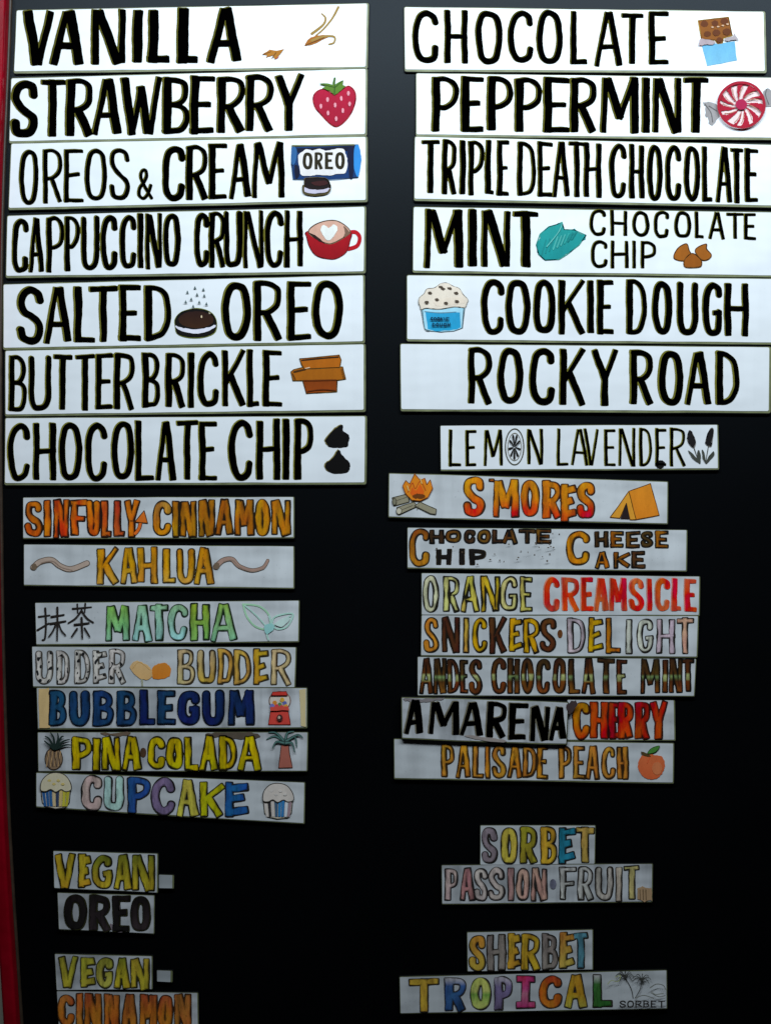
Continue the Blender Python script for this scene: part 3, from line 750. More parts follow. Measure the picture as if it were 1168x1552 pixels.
s = small('small white strip lettered LEMON LAVENDER in thin black with a slice for its O', [(667.4, 645.5), (1086, 644), (1087, 709.6), (668, 711.5)], 'panel', (0.4, 1.8, 2.2))
ZL = (655, 635, .3767)
lettering(s, 'LEM', ZL, [68, 115, 135, 177, 208, 283], [44, 44, 190, 187], 5.2, 4.2)
lettering(s, 'N', ZL, [382, 445], [43, 43, 184, 184], 5.8, 4.8)
lettering(s, 'LAVENDER', ZL, [502, 545, 557, 627, 608, 670, 693, 735, 750, 815, 833, 882, 898, 940, 955, 1018], [41, 38, 187, 189], 5.2, 4.2)
d_ = Drawing(s, 'lemon_slice_drawing', ZL)
bk = (22, 22, 20)
d_.line([(330 + 37 * math.cos(a), 112 + 72 * math.sin(a)) for a in np.linspace(0, 6.283, 15)[:-1]], 1.6, (60, 62, 50), closed=True)
d_.line([(330 + 27 * math.cos(a), 112 + 55 * math.sin(a)) for a in np.linspace(0, 6.283, 13)[:-1]], 1.0, (110, 112, 104), closed=True)
for k in range(9):
    a = k * 6.283 / 9 + .2; d_.line([(330 + 4 * math.cos(a), 112 + 8 * math.sin(a)), (330 + 21 * math.cos(a), 112 + 46 * math.sin(a))], 1.4, bk, w2=3.2)
d_.done()
TL_ = (1030, 635, .145)
for stem, head, lv in (([(100, 130), (140, 290), (190, 450)], [(95, 120), (130, 160), (160, 240), (140, 300), (95, 265), (75, 200)], [[(80, 325), (150, 385), (210, 468), (130, 415)], [(185, 325), (210, 360), (212, 460), (170, 420)]]),
                       ([(325, 110), (290, 300), (265, 460)], [(310, 110), (345, 108), (335, 210), (320, 285), (275, 270), (265, 235)], [[(225, 320), (250, 355), (270, 470), (235, 410)], [(345, 340), (350, 385), (270, 470), (290, 400)]])):
    d_ = Drawing(s, 'lavender_drawing', TL_)
    d_.line(stem, 1.2, (50, 56, 48)); d_.patch(head, (20, 20, 22), 'flower_head', rough=.6, rim=(96, 98, 96), rimw=1.2)
    for q in lv: d_.patch(q, (52, 58, 54), 'leaf')
    d_.done()
d_ = Drawing(s, 'ink_blot', ZL); d_.ell(915, 182, 20, 16, (12, 12, 12), rough=.5); d_.done()

s = small("small strip lettered S'MORES in orange and red between a campfire and a tent", [(590, 718), (1010.6, 730.7), (1010, 793), (589.4, 782.7)], 'small', (1.0, 1.4, 1.4), bow=.4)
ZS = (580, 710, .3767)
fire = [(0, (212, 140, 22)), (.55, (226, 128, 20)), (.85, (220, 60, 16)), (1, (208, 40, 20))]
lettering(s, "S'MOReS", ZS, [322, 408, 425, 445, 443, 545, 553, 628, 640, 718, 715, 775, 775, 852], [34, 54, 190, 203], 11.8, 9.4, [fire], pen=(86, 44, 18), penw=1.0, fringe=False,
          per={0: (32, 193), 1: (40, 82), 2: (42, 198), 3: (48, 195), 4: (50, 200), 5: (62, 208), 6: (54, 200)}, jit=.06)
d_ = Drawing(s, 'campfire_drawing', ZS)
for q in ([(38, 118), (100, 102), (106, 135), (45, 152)], [(55, 158), (125, 135), (140, 152), (70, 185)], [(128, 150), (150, 135), (215, 165), (212, 185), (190, 182)]):
    d_.patch(q, (112, 112, 96), 'log', smooth=False, rim=(52, 52, 42), rimw=1.2, rough=.3)
    d_.line([(q[0][0] + 10, q[0][1] + 14), (q[1][0] - 5, q[1][1] + 14)], .9, (70, 70, 58), 'log')
d_.ell(64, 172, 11, 13, (150, 152, 140), 'log', rim=(52, 52, 42), rimw=1.0, n=8); d_.ell(46, 134, 8, 14, (96, 98, 84), 'log', rim=(52, 52, 42), rimw=1.0, n=8)
d_.patch([(90, 100), (80, 70), (92, 48), (108, 62), (128, 22), (150, 48), (168, 40), (176, 66), (190, 46), (200, 80), (182, 115), (150, 130), (115, 128)], (222, 138, 32), smooth=False, rim=(120, 60, 24), rimw=1.1, rough=.35)
d_.patch([(110, 100), (118, 75), (132, 90), (150, 62), (165, 92), (160, 116), (125, 122)], (186, 84, 20), smooth=False, rough=.3); d_.ell(145, 112, 26, 10, (84, 46, 14), rough=.5)
d_.line([(100, 95), (118, 58), (130, 80), (150, 52), (172, 88)], 1.1, (150, 60, 20)); d_.line([(98, 70), (104, 88)], 1.6, (226, 196, 120)); d_.line([(150, 40), (156, 60)], 1.6, (226, 196, 120))
d_.done()
d_ = Drawing(s, 'tent_drawing', ZS)
d_.patch([(988, 92), (1075, 60), (1110, 188), (1018, 206)], (222, 146, 40), smooth=False, rim=(104, 66, 26), rimw=1.2, c2=(216, 134, 34))
d_.patch([(988, 92), (1018, 206), (994, 206), (978, 140), (952, 200), (912, 196)], (206, 150, 50), smooth=False, rim=(104, 66, 26), rimw=1.2)
d_.patch([(978, 138), (992, 204), (955, 202)], (28, 22, 24), 'tent_opening', smooth=False)
d_.done()

s = small('small speckled strip lettered CHOCOLATE CHIP CHEESE CAKE with two large brown initials', [(617.7, 800), (1039.5, 803.6), (1038.6, 864.6), (617.7, 860)])
brn = [(0, (112, 64, 22)), (1, (150, 100, 34))]
lettering(s, 'C', ZS, [105, 185], [240, 240, 390, 390], 9.5, 9, [brn], pen=INKP, penw=1.3, fringe=False)
lettering(s, 'HOCOLATE', ZS, [187, 245, 252, 310, 325, 372, 380, 432, 438, 478, 480, 540, 545, 612, 618, 675], [247, 243, 300, 300], 6.8, 5.6, [(52, 34, 18), (88, 56, 20)], pen=(16, 12, 8), penw=1.3, fringe=False, jit=.06)
lettering(s, 'HIP', ZS, [212, 275, 305, 330, 347, 412], [324, 320, 388, 390], 7.5, 6.2, [(14, 11, 9)], pen=(70, 56, 30), penw=.7, fringe=False)
lettering(s, 'C', ZS, [735, 830], [252, 252, 388, 388], 11, 10, [[(0, (170, 112, 26)), (1, (160, 98, 24))]], pen=(70, 46, 18), penw=1.3, fringe=False)
lettering(s, 'HEESE', ZS, [850, 905, 915, 965, 975, 1030, 1035, 1085, 1095, 1145], [254, 250, 318, 320], 6.8, 5.6, [(60, 40, 16), (120, 78, 22), (80, 52, 16)], pen=(22, 16, 10), penw=1.2, fringe=False, jit=.06)
lettering(s, 'AKE', ZS, [850, 910, 925, 990, 1000, 1052], [337, 330, 402, 402], 7, 5.8, [(150, 96, 26), (110, 66, 18), (64, 42, 20)], pen=(30, 20, 12), penw=1.2, fringe=False, jit=.05)
d_ = Drawing(s, 'chip_specks', ZS)
for k in range(34):
    x, y = random.choice(((random.uniform(420, 720), random.uniform(300, 395)), (random.uniform(190, 700), random.uniform(310, 395)), (random.uniform(600, 720), random.uniform(250, 330))))
    d_.ell(x, y, random.uniform(1.6, 4.2), random.uniform(1.6, 4.2), (58, 50, 40), n=6)
d_.done()['kind'] = 'stuff'

ZO = (600, 860, .4024)
s = small('small strip lettered ORANGE in outlined yellow green and CREAMSICLE in red', [(639, 869), (1058.7, 874), (1058, 932), (639, 931.4)])
pale = (170, 176, 150)
lettering(s, 'ORANGE', ZO, [100, 160, 178, 238, 243, 312, 318, 388, 392, 455, 465, 512], [31, 35, 167, 166], 8.2, 6.8, [pale, (166, 168, 110), (168, 160, 74), (172, 146, 46), (166, 166, 110), (170, 164, 90)], pen=(36, 32, 14), penw=1.5, fringe=False)
red1 = (198, 44, 36); red2 = (206, 84, 64)
lettering(s, 'CREAMSICLE', ZO, [557, 615, 627, 690, 697, 742, 745, 800, 803, 870, 878, 933, 943, 965, 975, 1030, 1038, 1072, 1087, 1130], [39, 42, 163, 164], 7.6, 6.2, [[(0, red1), (.6, (200, 50, 38)), (1, red2)], [(0, red2), (.5, red1), (1, red1)], red1, [(0, red1), (1, red2)]], fringe=(198, 132, 120))

s = small('small strip of multicoloured letters ending in DELIGHT, below the strip with red CREAMSICLE', [(639, 932.6), (1056.7, 934), (1054.7, 995), (638, 992.8)])
ye, bn, gy, tn = (166, 132, 30), (58, 28, 16), (150, 148, 142), (164, 104, 34)
lettering(s, 'SNICKeRS', ZO, [103, 160, 173, 238, 250, 275, 287, 342, 350, 418, 425, 472, 477, 540, 540, 602], [188, 190, 320, 320], 8.6, 7.2, [(150, 100, 40), bn, (160, 132, 60), ye, bn, ye, (172, 128, 26), (70, 38, 18)], pen=(32, 22, 12), penw=1.2, fringe=False, jit=.05)
lettering(s, '.', ZO, [606, 628], [200, 200, 300, 300], 6.0, 6.0, [(84, 52, 26)], fringe=False)
lettering(s, 'DeLIGHT', ZO, [643, 712, 722, 778, 788, 845, 860, 890, 905, 965, 980, 1048, 1055, 1118], [190, 192, 320, 325], 8.4, 7, [(138, 132, 142), ye, tn, (150, 158, 152), (152, 160, 152), (146, 136, 150), (158, 128, 112)], pen=(44, 40, 34), penw=1.2, fringe=False, jit=.05)

s = small('small strip ending in CHOCOLATE MINT, its dark brown letters banded in green', [(633, 995.8), (1053.5, 999), (1050.7, 1054.5), (633, 1053.5)], 'small', (0.4, 1.2, 1.2))
an = [(0, (44, 24, 12)), (.42, (70, 38, 14)), (.48, (126, 136, 92)), (.62, (104, 112, 70)), (.68, (80, 42, 16)), (1, (66, 32, 14))]
an2 = [(0, (40, 26, 12)), (.45, (58, 38, 14)), (.52, (88, 110, 70)), (.6, (60, 62, 34)), (.66, (56, 30, 12)), (1, (96, 54, 24))]
lettering(s, 'ANDES', ZO, [86, 140, 142, 187, 192, 236, 240, 270, 275, 322], [345, 345, 476, 474], 7.2, 5.8, [an, an2], pen=(20, 14, 8), penw=1.0, fringe=False)
lettering(s, 'CHOCOLATE', ZO, [358, 413, 418, 463, 470, 517, 525, 577, 588, 640, 648, 690, 695, 752, 757, 820, 828, 867], [342, 345, 475, 475], 8, 6.4, [an, an2], pen=(20, 14, 8), penw=1.0, fringe=False)
lettering(s, 'MINT', ZO, [918, 992, 1000, 1022, 1027, 1075, 1076, 1120], [345, 346, 475, 470], 7.6, 6, [an2, an], pen=(20, 14, 8), penw=1.0, fringe=False)

ZA = (590, 1040, .3767)
s = small('curled smudged strip lettered AMARENA in ragged black letters', [(609, 1057), (859, 1064.5), (856.7, 1126), (609.6, 1117)], 'smear', (1.0, 0.8, 1.6), rise=0.006, bow=.9)
lettering(s, 'AMARENA', ZA, [60, 140, 160, 280, 285, 380, 390, 472, 480, 552, 566, 640, 640, 712], [56, 80, 186, 214], 11.5, 8, lean=.05, jit=.05, fringe=(70, 70, 60),
          per={0: (56, 188), 1: (62, 190), 2: (64, 192), 3: (62, 202), 4: (64, 215), 5: (78, 213), 6: (84, 214)})
d_ = Drawing(s, 'black_smudge', ZA)
d_.patch([(55, 46), (130, 50), (220, 46), (150, 62), (80, 58)], (84, 84, 88), rough=.7); d_.done(); d_ = Drawing(s, 'black_smudge', ZA); d_.patch([(712, 75), (745, 55), (750, 80), (720, 110)], (40, 34, 36), rough=.9)
d_.done(); d_ = Drawing(s, 'black_smudge', ZA); d_.patch([(300, 195), (420, 205), (470, 222), (360, 214)], (96, 94, 94), rough=.6)
d_.done()
s = small('small strip lettered CHERRY in dark red with an orange first letter', [(859.5, 1060.7), (1020, 1061.5), (1021, 1121), (859, 1121)], 'small', (0.2, 2.0, 1.6), rise=0.0004)
chr_ = (128, 20, 14)
lettering(s, 'CHERRY', ZA, [735, 803, 806, 876, 880, 922, 918, 980, 985, 1047, 1042, 1118], [62, 62, 212, 210], 11, 8.8, [[(0, (196, 140, 30)), (.55, (188, 110, 24)), (1, (176, 46, 18))], [(0, (128, 26, 20)), (.55, (158, 50, 20)), (1, chr_)], (116, 16, 12), (132, 22, 14), (118, 14, 10), [(0, (146, 34, 24)), (1, chr_)]], pen=(70, 18, 12), penw=1.0, fringe=False, jit=.05)

s = small('small strip lettered PALISADE PEACH in brown with a round orange peach at its end', [(597.5, 1120.5), (1019.4, 1127), (1018.7, 1185.8), (598, 1179)], 'small', (1.0, 1.6, 1.8))
pch = (164, 114, 50)
lettering(s, 'PALISADE', ZA, [208, 260, 266, 327, 333, 375, 383, 403, 411, 468, 471, 532, 535, 590, 592, 634], [235, 238, 366, 369], 8, 6.4, [pch, (158, 106, 42)], pen=(66, 42, 14), penw=1.3, fringe=False)
lettering(s, 'PEACH', ZA, [680, 730, 737, 784, 788, 845, 850, 907, 913, 959], [238, 243, 371, 375], 8, 6.4, [pch, (170, 120, 56)], pen=(66, 42, 14), penw=1.3, fringe=False)
d_ = Drawing(s, 'peach_drawing', ZA)
d_.patch([(1000, 330), (1004, 292), (1030, 270), (1060, 276), (1092, 282), (1106, 312), (1098, 346), (1075, 370), (1050, 374), (1020, 364)], (206, 112, 68), rough=.4, c2=(198, 96, 56))
d_.line([(1048, 280), (1036, 310)], 1.2, (170, 76, 44)); d_.ell(1075, 330, 20, 26, (212, 128, 84))
d_.patch([(1010, 262), (1030, 268), (1050, 282), (1020, 278)], (48, 40, 20), 'leaf'); d_.patch([(1036, 272), (1052, 250), (1085, 240), (1070, 264)], (44, 88, 36), 'leaf', rim=(24, 50, 22), rimw=.8)
d_.done()

ZB = (650, 1240, .3082)
yl, gd, ol2, tl = (140, 126, 44), (150, 118, 26), (98, 94, 18), (14, 84, 104)
s = small('short strip lettered SORBET in grey, yellow, olive and teal letters', [(728, 1251.4), (901, 1251.4), (900, 1309), (727.7, 1310.5)], 'small', (0.6, 1.2, 0.6))
lettering(s, 'SORBeT', ZB, [255, 337, 350, 432, 445, 532, 545, 627, 635, 715, 720, 808], [42, 44, 226, 220], 11, 8.8, [(84, 78, 86), yl, ol2, gd, tl, (148, 126, 58)], pen=(30, 26, 22), penw=1.1, fringe=False, jit=.05)
s = small('small strip lettered PASSION FRUIT in pale outlined letters with a brown stain at its end', [(669.4, 1311.7), (987.5, 1309.6), (986.6, 1366), (670, 1369.5)], 'smear', (0.6, 1.4, 1.4))
pg = (118, 122, 122)
lettering(s, 'PASSION', ZB, [76, 140, 150, 226, 220, 286, 288, 372, 384, 416, 424, 492, 502, 577], [242, 246, 408, 404], 9, 7, [(124, 112, 112), (110, 78, 80), (122, 118, 118), (116, 112, 110), (110, 84, 86), (122, 98, 92), (126, 100, 92)], pen=(46, 42, 42), penw=1.2, fringe=False, jit=.05)
lettering(s, '.', ZB, [590, 624], [250, 250, 400, 400], 8, 8, [(60, 64, 78)], fringe=False)
lettering(s, 'FRUIT', ZB, [640, 720, 730, 806, 816, 902, 914, 948, 958, 1030], [240, 236, 405, 400], 9, 7, [pg, pg, (116, 116, 112), (118, 112, 104), (128, 124, 78)], pen=(46, 42, 36), penw=1.2, fringe=False, jit=.05)
d_ = Drawing(s, 'brown_stain', ZB)
d_.patch([(1020, 345), (1050, 338), (1092, 345), (1094, 405), (1060, 408), (1020, 398)], (100, 84, 62), smooth=False, rough=.9)
for x in (1035, 1050, 1064): d_.line([(x, 350), (x + 2, 400)], 1.2, (66, 54, 38))
d_.done()

ZH = (590, 1400, .3767)
s = small('short strip lettered SHERBET in mustard, grey and blue above the TROPICAL strip', [(708, 1413.5), (897, 1409.4), (897, 1469.2), (708.7, 1472)], 'small', (0.8, 1.4, 0.8))
gr_ = (82, 78, 76)
lettering(s, 'SHeRBeT', ZH, [318, 386, 390, 466, 474, 526, 530, 606, 611, 676, 683, 741, 739, 797], [44, 34, 191, 176], 11, 8.8, [[(0, (140, 104, 30)), (1, (128, 110, 36))], gr_, (150, 118, 26), (128, 106, 18), gr_, [(0, (140, 96, 34)), (1, (132, 116, 50))], (48, 88, 102)], pen=(40, 34, 26), penw=1.0, fringe=False, jit=.05)
s = small('small strip lettered TROPICAL in rainbow letters with a grey palm island sketch', [(605.8, 1481), (1009, 1470.8), (1009.3, 1528), (607, 1535.6)], 'small', (0.8, 1.2, 1.2))
lettering(s, 'TROPiCAL', ZH, [78, 200, 222, 310, 325, 407, 420, 492, 508, 584, 600, 692, 700, 797, 816, 895], [222, 198, 354, 334], 13, 10.5,
          [[(0, (160, 134, 40)), (1, (176, 136, 44))], [(0, (120, 122, 128)), (.25, (28, 56, 92)), (1, (18, 44, 74))], [(0, (116, 126, 60)), (.4, (124, 134, 70)), (.55, (70, 100, 40)), (1, (126, 138, 70))], [(0, (124, 124, 136)), (.3, (70, 66, 96)), (1, (52, 48, 68))],
           [(0, (122, 22, 66)), (.4, (140, 50, 100)), (.55, (150, 90, 116)), (1, (124, 24, 76))], [(0, (150, 64, 24)), (.4, (176, 84, 16)), (1, (178, 90, 26))], [(0, (170, 130, 30)), (.6, (168, 132, 22)), (1, (120, 114, 40))], [(0, (124, 128, 132)), (.3, (28, 66, 28)), (1, (24, 60, 22))]], pen=(46, 40, 36), penw=.9, fringe=False)
d_ = Drawing(s, 'palm_island_drawing', ZH); pk = (30, 32, 30)
for tx, ty, bx in ((945, 212, 978), (1012, 222, 985)):
    d_.line([(bx, 298), ((tx + bx) / 2 + 8, 260), (tx, ty)], 1.1, pk, 'palm')
    for k in range(9):
        a = -2.9 + k * .72; d_.line([(tx, ty), (tx + 22 * math.cos(a), ty - 10 + 12 * math.sin(a)), (tx + 38 * math.cos(a), ty + 2 + 22 * math.sin(a))], 1.5, pk, 'palm', w2=.6)
    d_.ell(tx, ty, 8, 6, pk, 'palm', n=7)
d_.line([(875, 240), (890, 225), (918, 228), (926, 205), (905, 212)], 1.0, (90, 100, 60)); d_.patch([(890, 222), (930, 205), (926, 228), (900, 236)], (104, 112, 86)) if False else None
for q in ([(1045, 255), (1070, 240), (1098, 245), (1108, 262)], [(1050, 275), (1080, 290), (1105, 285)], [(985, 296), (1020, 285), (1060, 296)]): d_.line(q, 1.2, (60, 64, 60))
d_.line([(1052, 268), (1066, 280), (1098, 276)], 1.2, (72, 78, 74))
d_.text('SORBET', [922, 948, 952, 980, 985, 1012, 1018, 1042, 1048, 1070, 1076, 1104], [305, 334], 2.2, 'lettering', (22, 22, 22))
d_.done()

# ================================================================== small strips, first column
ZF = (20, 740, .3767)
s = small('small strip lettered SINFULLY CINNAMON in rusty orange and brown with an arrow between', [(35.8, 754.5), (444.5, 753.5), (444.5, 814), (35.8, 815)])
rs, ro, rr = (168, 74, 22), (210, 92, 24), (160, 66, 40)
lettering(s, 'SINFULLY', ZF, [46, 120, 125, 152, 162, 224, 232, 300, 295, 352, 355, 395, 405, 448, 444, 510], [47, 50, 196, 194], 10.8, 8.8, [[(0, (176, 100, 36)), (.5, (140, 70, 26)), (1, (198, 82, 20))], (172, 84, 30), (212, 88, 22), ro, (176, 84, 34), (158, 78, 34), rr, (168, 84, 30)], pen=(64, 28, 12), penw=1.3, fringe=False, jit=.06)
lettering(s, 'CINNAMON', ZF, [562, 637, 640, 668, 672, 738, 745, 810, 812, 888, 890, 970, 973, 1032, 1038, 1116], [50, 46, 192, 190], 11, 9, [[(0, (156, 112, 50)), (1, (160, 96, 24))], (150, 100, 22), (146, 92, 16), (138, 88, 14), (134, 84, 14), (138, 84, 20), (152, 100, 24), (150, 100, 20)], pen=(56, 36, 10), penw=1.2, fringe=False, jit=.05)
d_ = Drawing(s, 'arrow_drawing', ZF)
d_.line([(492, 182), (508, 160), (516, 125)], 6.0, (56, 26, 12)); d_.line([(492, 182), (508, 160), (516, 122)], 4.2, (180, 88, 28))
d_.patch([(490, 136), (528, 90), (542, 140)], (160, 84, 24), smooth=False, rim=(56, 30, 12), rimw=1.2); d_.done()

s = small('small strip with a mustard yellow word between two grey brown squiggles', [(37, 825.5), (444.5, 828.3), (444.5, 890.7), (37, 886)])
kh = [(0, (164, 116, 34)), (.5, (188, 136, 36)), (1, (190, 146, 68))]
lettering(s, 'KAHLUA', ZF, [338, 428, 430, 502, 500, 582, 603, 652, 655, 732, 726, 808], [240, 240, 380, 384], 10.5, 8.4, [kh, kh, [(0, (156, 108, 26)), (1, (186, 136, 52))]], pen=(84, 62, 26), penw=1.1, fringe=False, jit=.06)
for pts, lab in (([(82, 318), (110, 296), (155, 288), (190, 312), (235, 325), (298, 302)], 0), ([(815, 315), (845, 290), (880, 285), (910, 315), (960, 330), (1005, 318), (1024, 290)], 1)):
    d_ = Drawing(s, 'squiggle_drawing', ZF)
    d_.line(pts, 9.0, (70, 62, 54), w2=9.0 if lab == 0 else 5.0); d_.line(pts, 6.8, (132, 122, 114) if lab == 0 else (122, 104, 96), w2=6.8 if lab == 0 else 3.4)
    d_.line([(x + 4, y + 5) for x, y in pts[1:-1]], 1.5, (106, 94, 86)); d_.ell(pts[0][0] + 4, pts[0][1] - 2, 11, 13, (82, 72, 60), rough=.5); d_.done()

ZM = (40, 900, .3767)
s = small('small strip lettered MATCHA in green with two ink characters and a pale leaf sprig', [(54, 914), (452.5, 910.5), (451.7, 971.6), (55.8, 976.3)])
mg = [(0, (94, 140, 62)), (.5, (96, 150, 96)), (1, (104, 150, 128))]; mt = [(0, (110, 150, 118)), (1, (112, 158, 158))]
lettering(s, 'MATCHA', ZM, [320, 418, 425, 507, 498, 572, 568, 650, 660, 737, 740, 847], [45, 40, 192, 189], 11.2, 9, [mg, mt, mt, mt, [(0, (112, 138, 40)), (1, (96, 140, 76))], [(0, (106, 140, 60)), (1, (104, 158, 128))]], pen=(34, 60, 34), penw=1.2, fringe=False, jit=.05)
bkz = (26, 24, 22)
d_ = Drawing(s, 'ink_character', ZM)
for q, wd in (([(52, 92), (95, 86)], 3.2), ([(78, 58), (80, 120), (76, 178), (66, 186)], 3.4), ([(46, 146), (92, 118)], 3.0), ([(102, 92), (152, 84)], 3.2), ([(98, 120), (160, 110)], 3.2), ([(126, 55), (126, 186)], 3.4), ([(122, 118), (108, 150), (92, 172)], 2.8), ([(130, 116), (142, 146), (160, 166)], 3.0)): d_.line(q, wd, bkz, w2=wd * .75)
d_.done()
d_ = Drawing(s, 'ink_character', ZM)
for q, wd in (([(188, 60), (262, 54)], 3.2), ([(206, 42), (208, 76)], 2.8), ([(238, 40), (236, 74)], 2.8), ([(224, 66), (200, 98), (170, 118)], 3.0), ([(224, 68), (244, 96), (270, 114)], 3.2), ([(196, 124), (254, 116)], 3.2), ([(224, 96), (226, 178)], 3.6), ([(206, 140), (184, 172)], 3.0), ([(236, 138), (256, 172)], 3.2)): d_.line(q, wd, bkz, w2=wd * .75)
d_.done()
d_ = Drawing(s, 'leaf_sprig_drawing', ZM); lf = (122, 158, 152); lg = (112, 152, 128)
d_.line([(872, 42), (940, 52), (978, 90), (972, 140), (925, 132), (888, 92), (872, 42)], 2.6, lg); d_.line([(880, 48), (930, 92), (968, 135)], 2.0, lf)
d_.line([(988, 128), (996, 96), (1035, 82), (1072, 84), (1050, 130), (1012, 142), (988, 128)], 2.4, lf); d_.line([(990, 130), (1030, 108), (1062, 90)], 1.8, lf)
d_.line([(978, 90), (985, 130), (968, 160), (974, 185)], 3.4, lf, w2=2.0); d_.patch([(958, 128), (990, 120), (996, 140), (966, 162)], (104, 150, 152)); d_.patch([(1000, 120), (1040, 96), (1060, 100), (1030, 132)], (140, 166, 166)); d_.done()

s = small('small strip lettered UDDER BUDDER, cow spotted then buttery, with a peanut between', [(49.4, 980.3), (448, 981.3), (446, 1041.4), (51, 1040)], rise=0.0006)
wh = (150, 152, 152)
lettering(s, 'UDDeR', ZM, [40, 107, 122, 176, 195, 257, 270, 322, 332, 402], [230, 222, 362, 360], 8.6, 7, [wh], pen=(96, 94, 88), penw=0.9, fringe=False, spots=0.85)
b1, b2 = (148, 136, 104), (158, 130, 62)
lettering(s, 'BUDDeR', ZM, [608, 678, 690, 760, 770, 832, 835, 902, 914, 972, 984, 1066], [222, 222, 362, 364], 8.8, 7, [b1, [(0, b1), (1, b2)], b2, (156, 126, 64), (162, 128, 44), b1], pen=(74, 62, 36), penw=1.2, fringe=False, jit=.05)
d_ = Drawing(s, 'peanut_drawing', ZM)
d_.patch([(508, 300), (525, 284), (560, 278), (582, 300), (575, 332), (540, 342), (510, 338)], (170, 112, 42), rough=.4, c2=(164, 100, 30))
d_.patch([(418, 298), (440, 270), (480, 282), (502, 300), (508, 330), (485, 345), (450, 335)], (184, 160, 116), rough=.4, c2=(172, 144, 98))
d_.line([(430, 300), (455, 275), (498, 305)], 1.0, (136, 112, 70)); d_.line([(466, 345), (468, 370)], 2.2, (104, 110, 92)); d_.done()

ZG = (40, 1030, .3767)
s = small('small strip lettered BUBBLEGUM in dark blue with a red gumball machine at its end', [(57, 1042.6), (464.5, 1042.8), (464.5, 1101.6), (59, 1103.5)], 'smear', (0.8, 1.4, 1.6), rise=0.003)
d_ = Drawing(s, 'yellowed_tape', ZG); d_.patch([(52, 36), (92, 34), (100, 192), (56, 194)], (150, 134, 96), smooth=False, rough=.4); d_.done(); d_ = Drawing(s, 'yellowed_tape', ZG); d_.patch([(1098, 40), (1124, 38), (1124, 188), (1106, 186)], (140, 134, 104), smooth=False, rough=.4); d_.done()
nv, nv2 = (16, 44, 74), (12, 28, 66)
lettering(s, 'BUBBLEGUM', ZG, [93, 164, 175, 256, 270, 353, 365, 444, 457, 520, 528, 600, 610, 698, 708, 796, 812, 918], [43, 40, 184, 180], 12.8, 9.6, [(18, 54, 80), nv, (18, 48, 82), nv, nv2, nv, nv2, nv2, nv2], pen=(8, 16, 34), penw=1.2, fringe=False, jit=.015, lay=5)
d_ = Drawing(s, 'gumball_machine_drawing', ZG); rd = (146, 50, 44)
d_.patch([(975, 180), (982, 130), (996, 108), (1050, 108), (1056, 135), (1062, 180)], rd, smooth=False, rim=(80, 24, 22), rimw=1.0, rough=.3)
d_.ell(1020, 84, 43, 38, (150, 148, 142), 'glass_globe', rim=(104, 74, 68), rimw=1.2, n=14)
for x, y, c in ((1000, 92, (166, 110, 40)), (1020, 100, (60, 90, 60)), (1040, 94, (60, 70, 120)), (1030, 80, (160, 130, 50)), (1008, 106, (150, 50, 60)), (1044, 106, (150, 120, 50)), (990, 104, (80, 80, 130)), (1028, 110, (140, 50, 50))): d_.ell(x, y, 9, 9, c, 'gumball', n=7)
d_.patch([(985, 62), (992, 48), (1046, 46), (1052, 62)], (136, 40, 34), 'machine_cap', smooth=False, rim=(80, 24, 22), rimw=.9); d_.patch([(984, 108), (1055, 106), (1058, 122), (982, 124)], (150, 58, 50), smooth=False)
d_.ell(1020, 152, 12, 14, (44, 26, 26), 'coin_slot', n=8); d_.ell(1018, 150, 5, 6, (130, 120, 110), 'coin_slot', n=6); d_.done()

s = small('small strip lettered PINA COLADA in acid yellow between a pineapple and a palm', [(58, 1110.3), (465.7, 1110.3), (464.5, 1168), (59, 1168.4)], 'smear', (0.8, 1.4, 1.0), rise=0.0003)
pc = [(0, (154, 138, 20)), (.5, (160, 144, 14)), (1, (122, 116, 22))]; pc2 = [(0, (140, 128, 24)), (1, (156, 140, 14))]
lettering(s, 'PINA', ZG, [185, 262, 267, 300, 305, 378, 384, 464], [230, 228, 362, 362], 11.6, 9.2, [pc, pc2], pen=(38, 34, 12), penw=1.3, fringe=False, jit=.05)
lettering(s, '.', ZG, [456, 484], [230, 230, 354, 354], 8, 8, [(52, 36, 28)], fringe=False)
lettering(s, 'COLADA', ZG, [487, 560, 563, 630, 635, 692, 697, 772, 775, 846, 848, 948], [228, 226, 362, 364], 11.6, 9.2, [pc, pc, pc2, pc, pc2, pc], pen=(38, 34, 12), penw=1.3, fringe=False, jit=.05)
d_ = Drawing(s, 'pineapple_drawing', ZG)
d_.ell(112, 318, 36, 44, (84, 72, 58), 'fruit', rim=(40, 34, 28), rimw=1.2, n=10)
for k in range(4): d_.line([(82 + k * 16, 290), (92 + k * 16, 348)], 1.1, (44, 36, 30), 'fruit'); d_.line([(140 - k * 16, 288), (130 - k * 16, 348)], 1.1, (120, 100, 70), 'fruit')
for q in ([(115, 280), (95, 240), (78, 228)], [(115, 278), (112, 235), (100, 214)], [(118, 278), (130, 238), (128, 215)], [(118, 276), (150, 248), (176, 240)], [(118, 278), (160, 262), (182, 262)], [(112, 276), (85, 255), (75, 246)], [(120, 276), (142, 232), (152, 228)]): d_.line(q, 4.2, (16, 28, 26), 'pineapple_leaves', w2=1.4)
d_.done()
d_ = Drawing(s, 'palm_tree_drawing', ZG)
d_.patch([(1015, 355), (1022, 300), (1026, 262), (1056, 262), (1060, 300), (1070, 355)], (104, 62, 54), 'trunk', smooth=False, rim=(54, 34, 30), rimw=1.1)
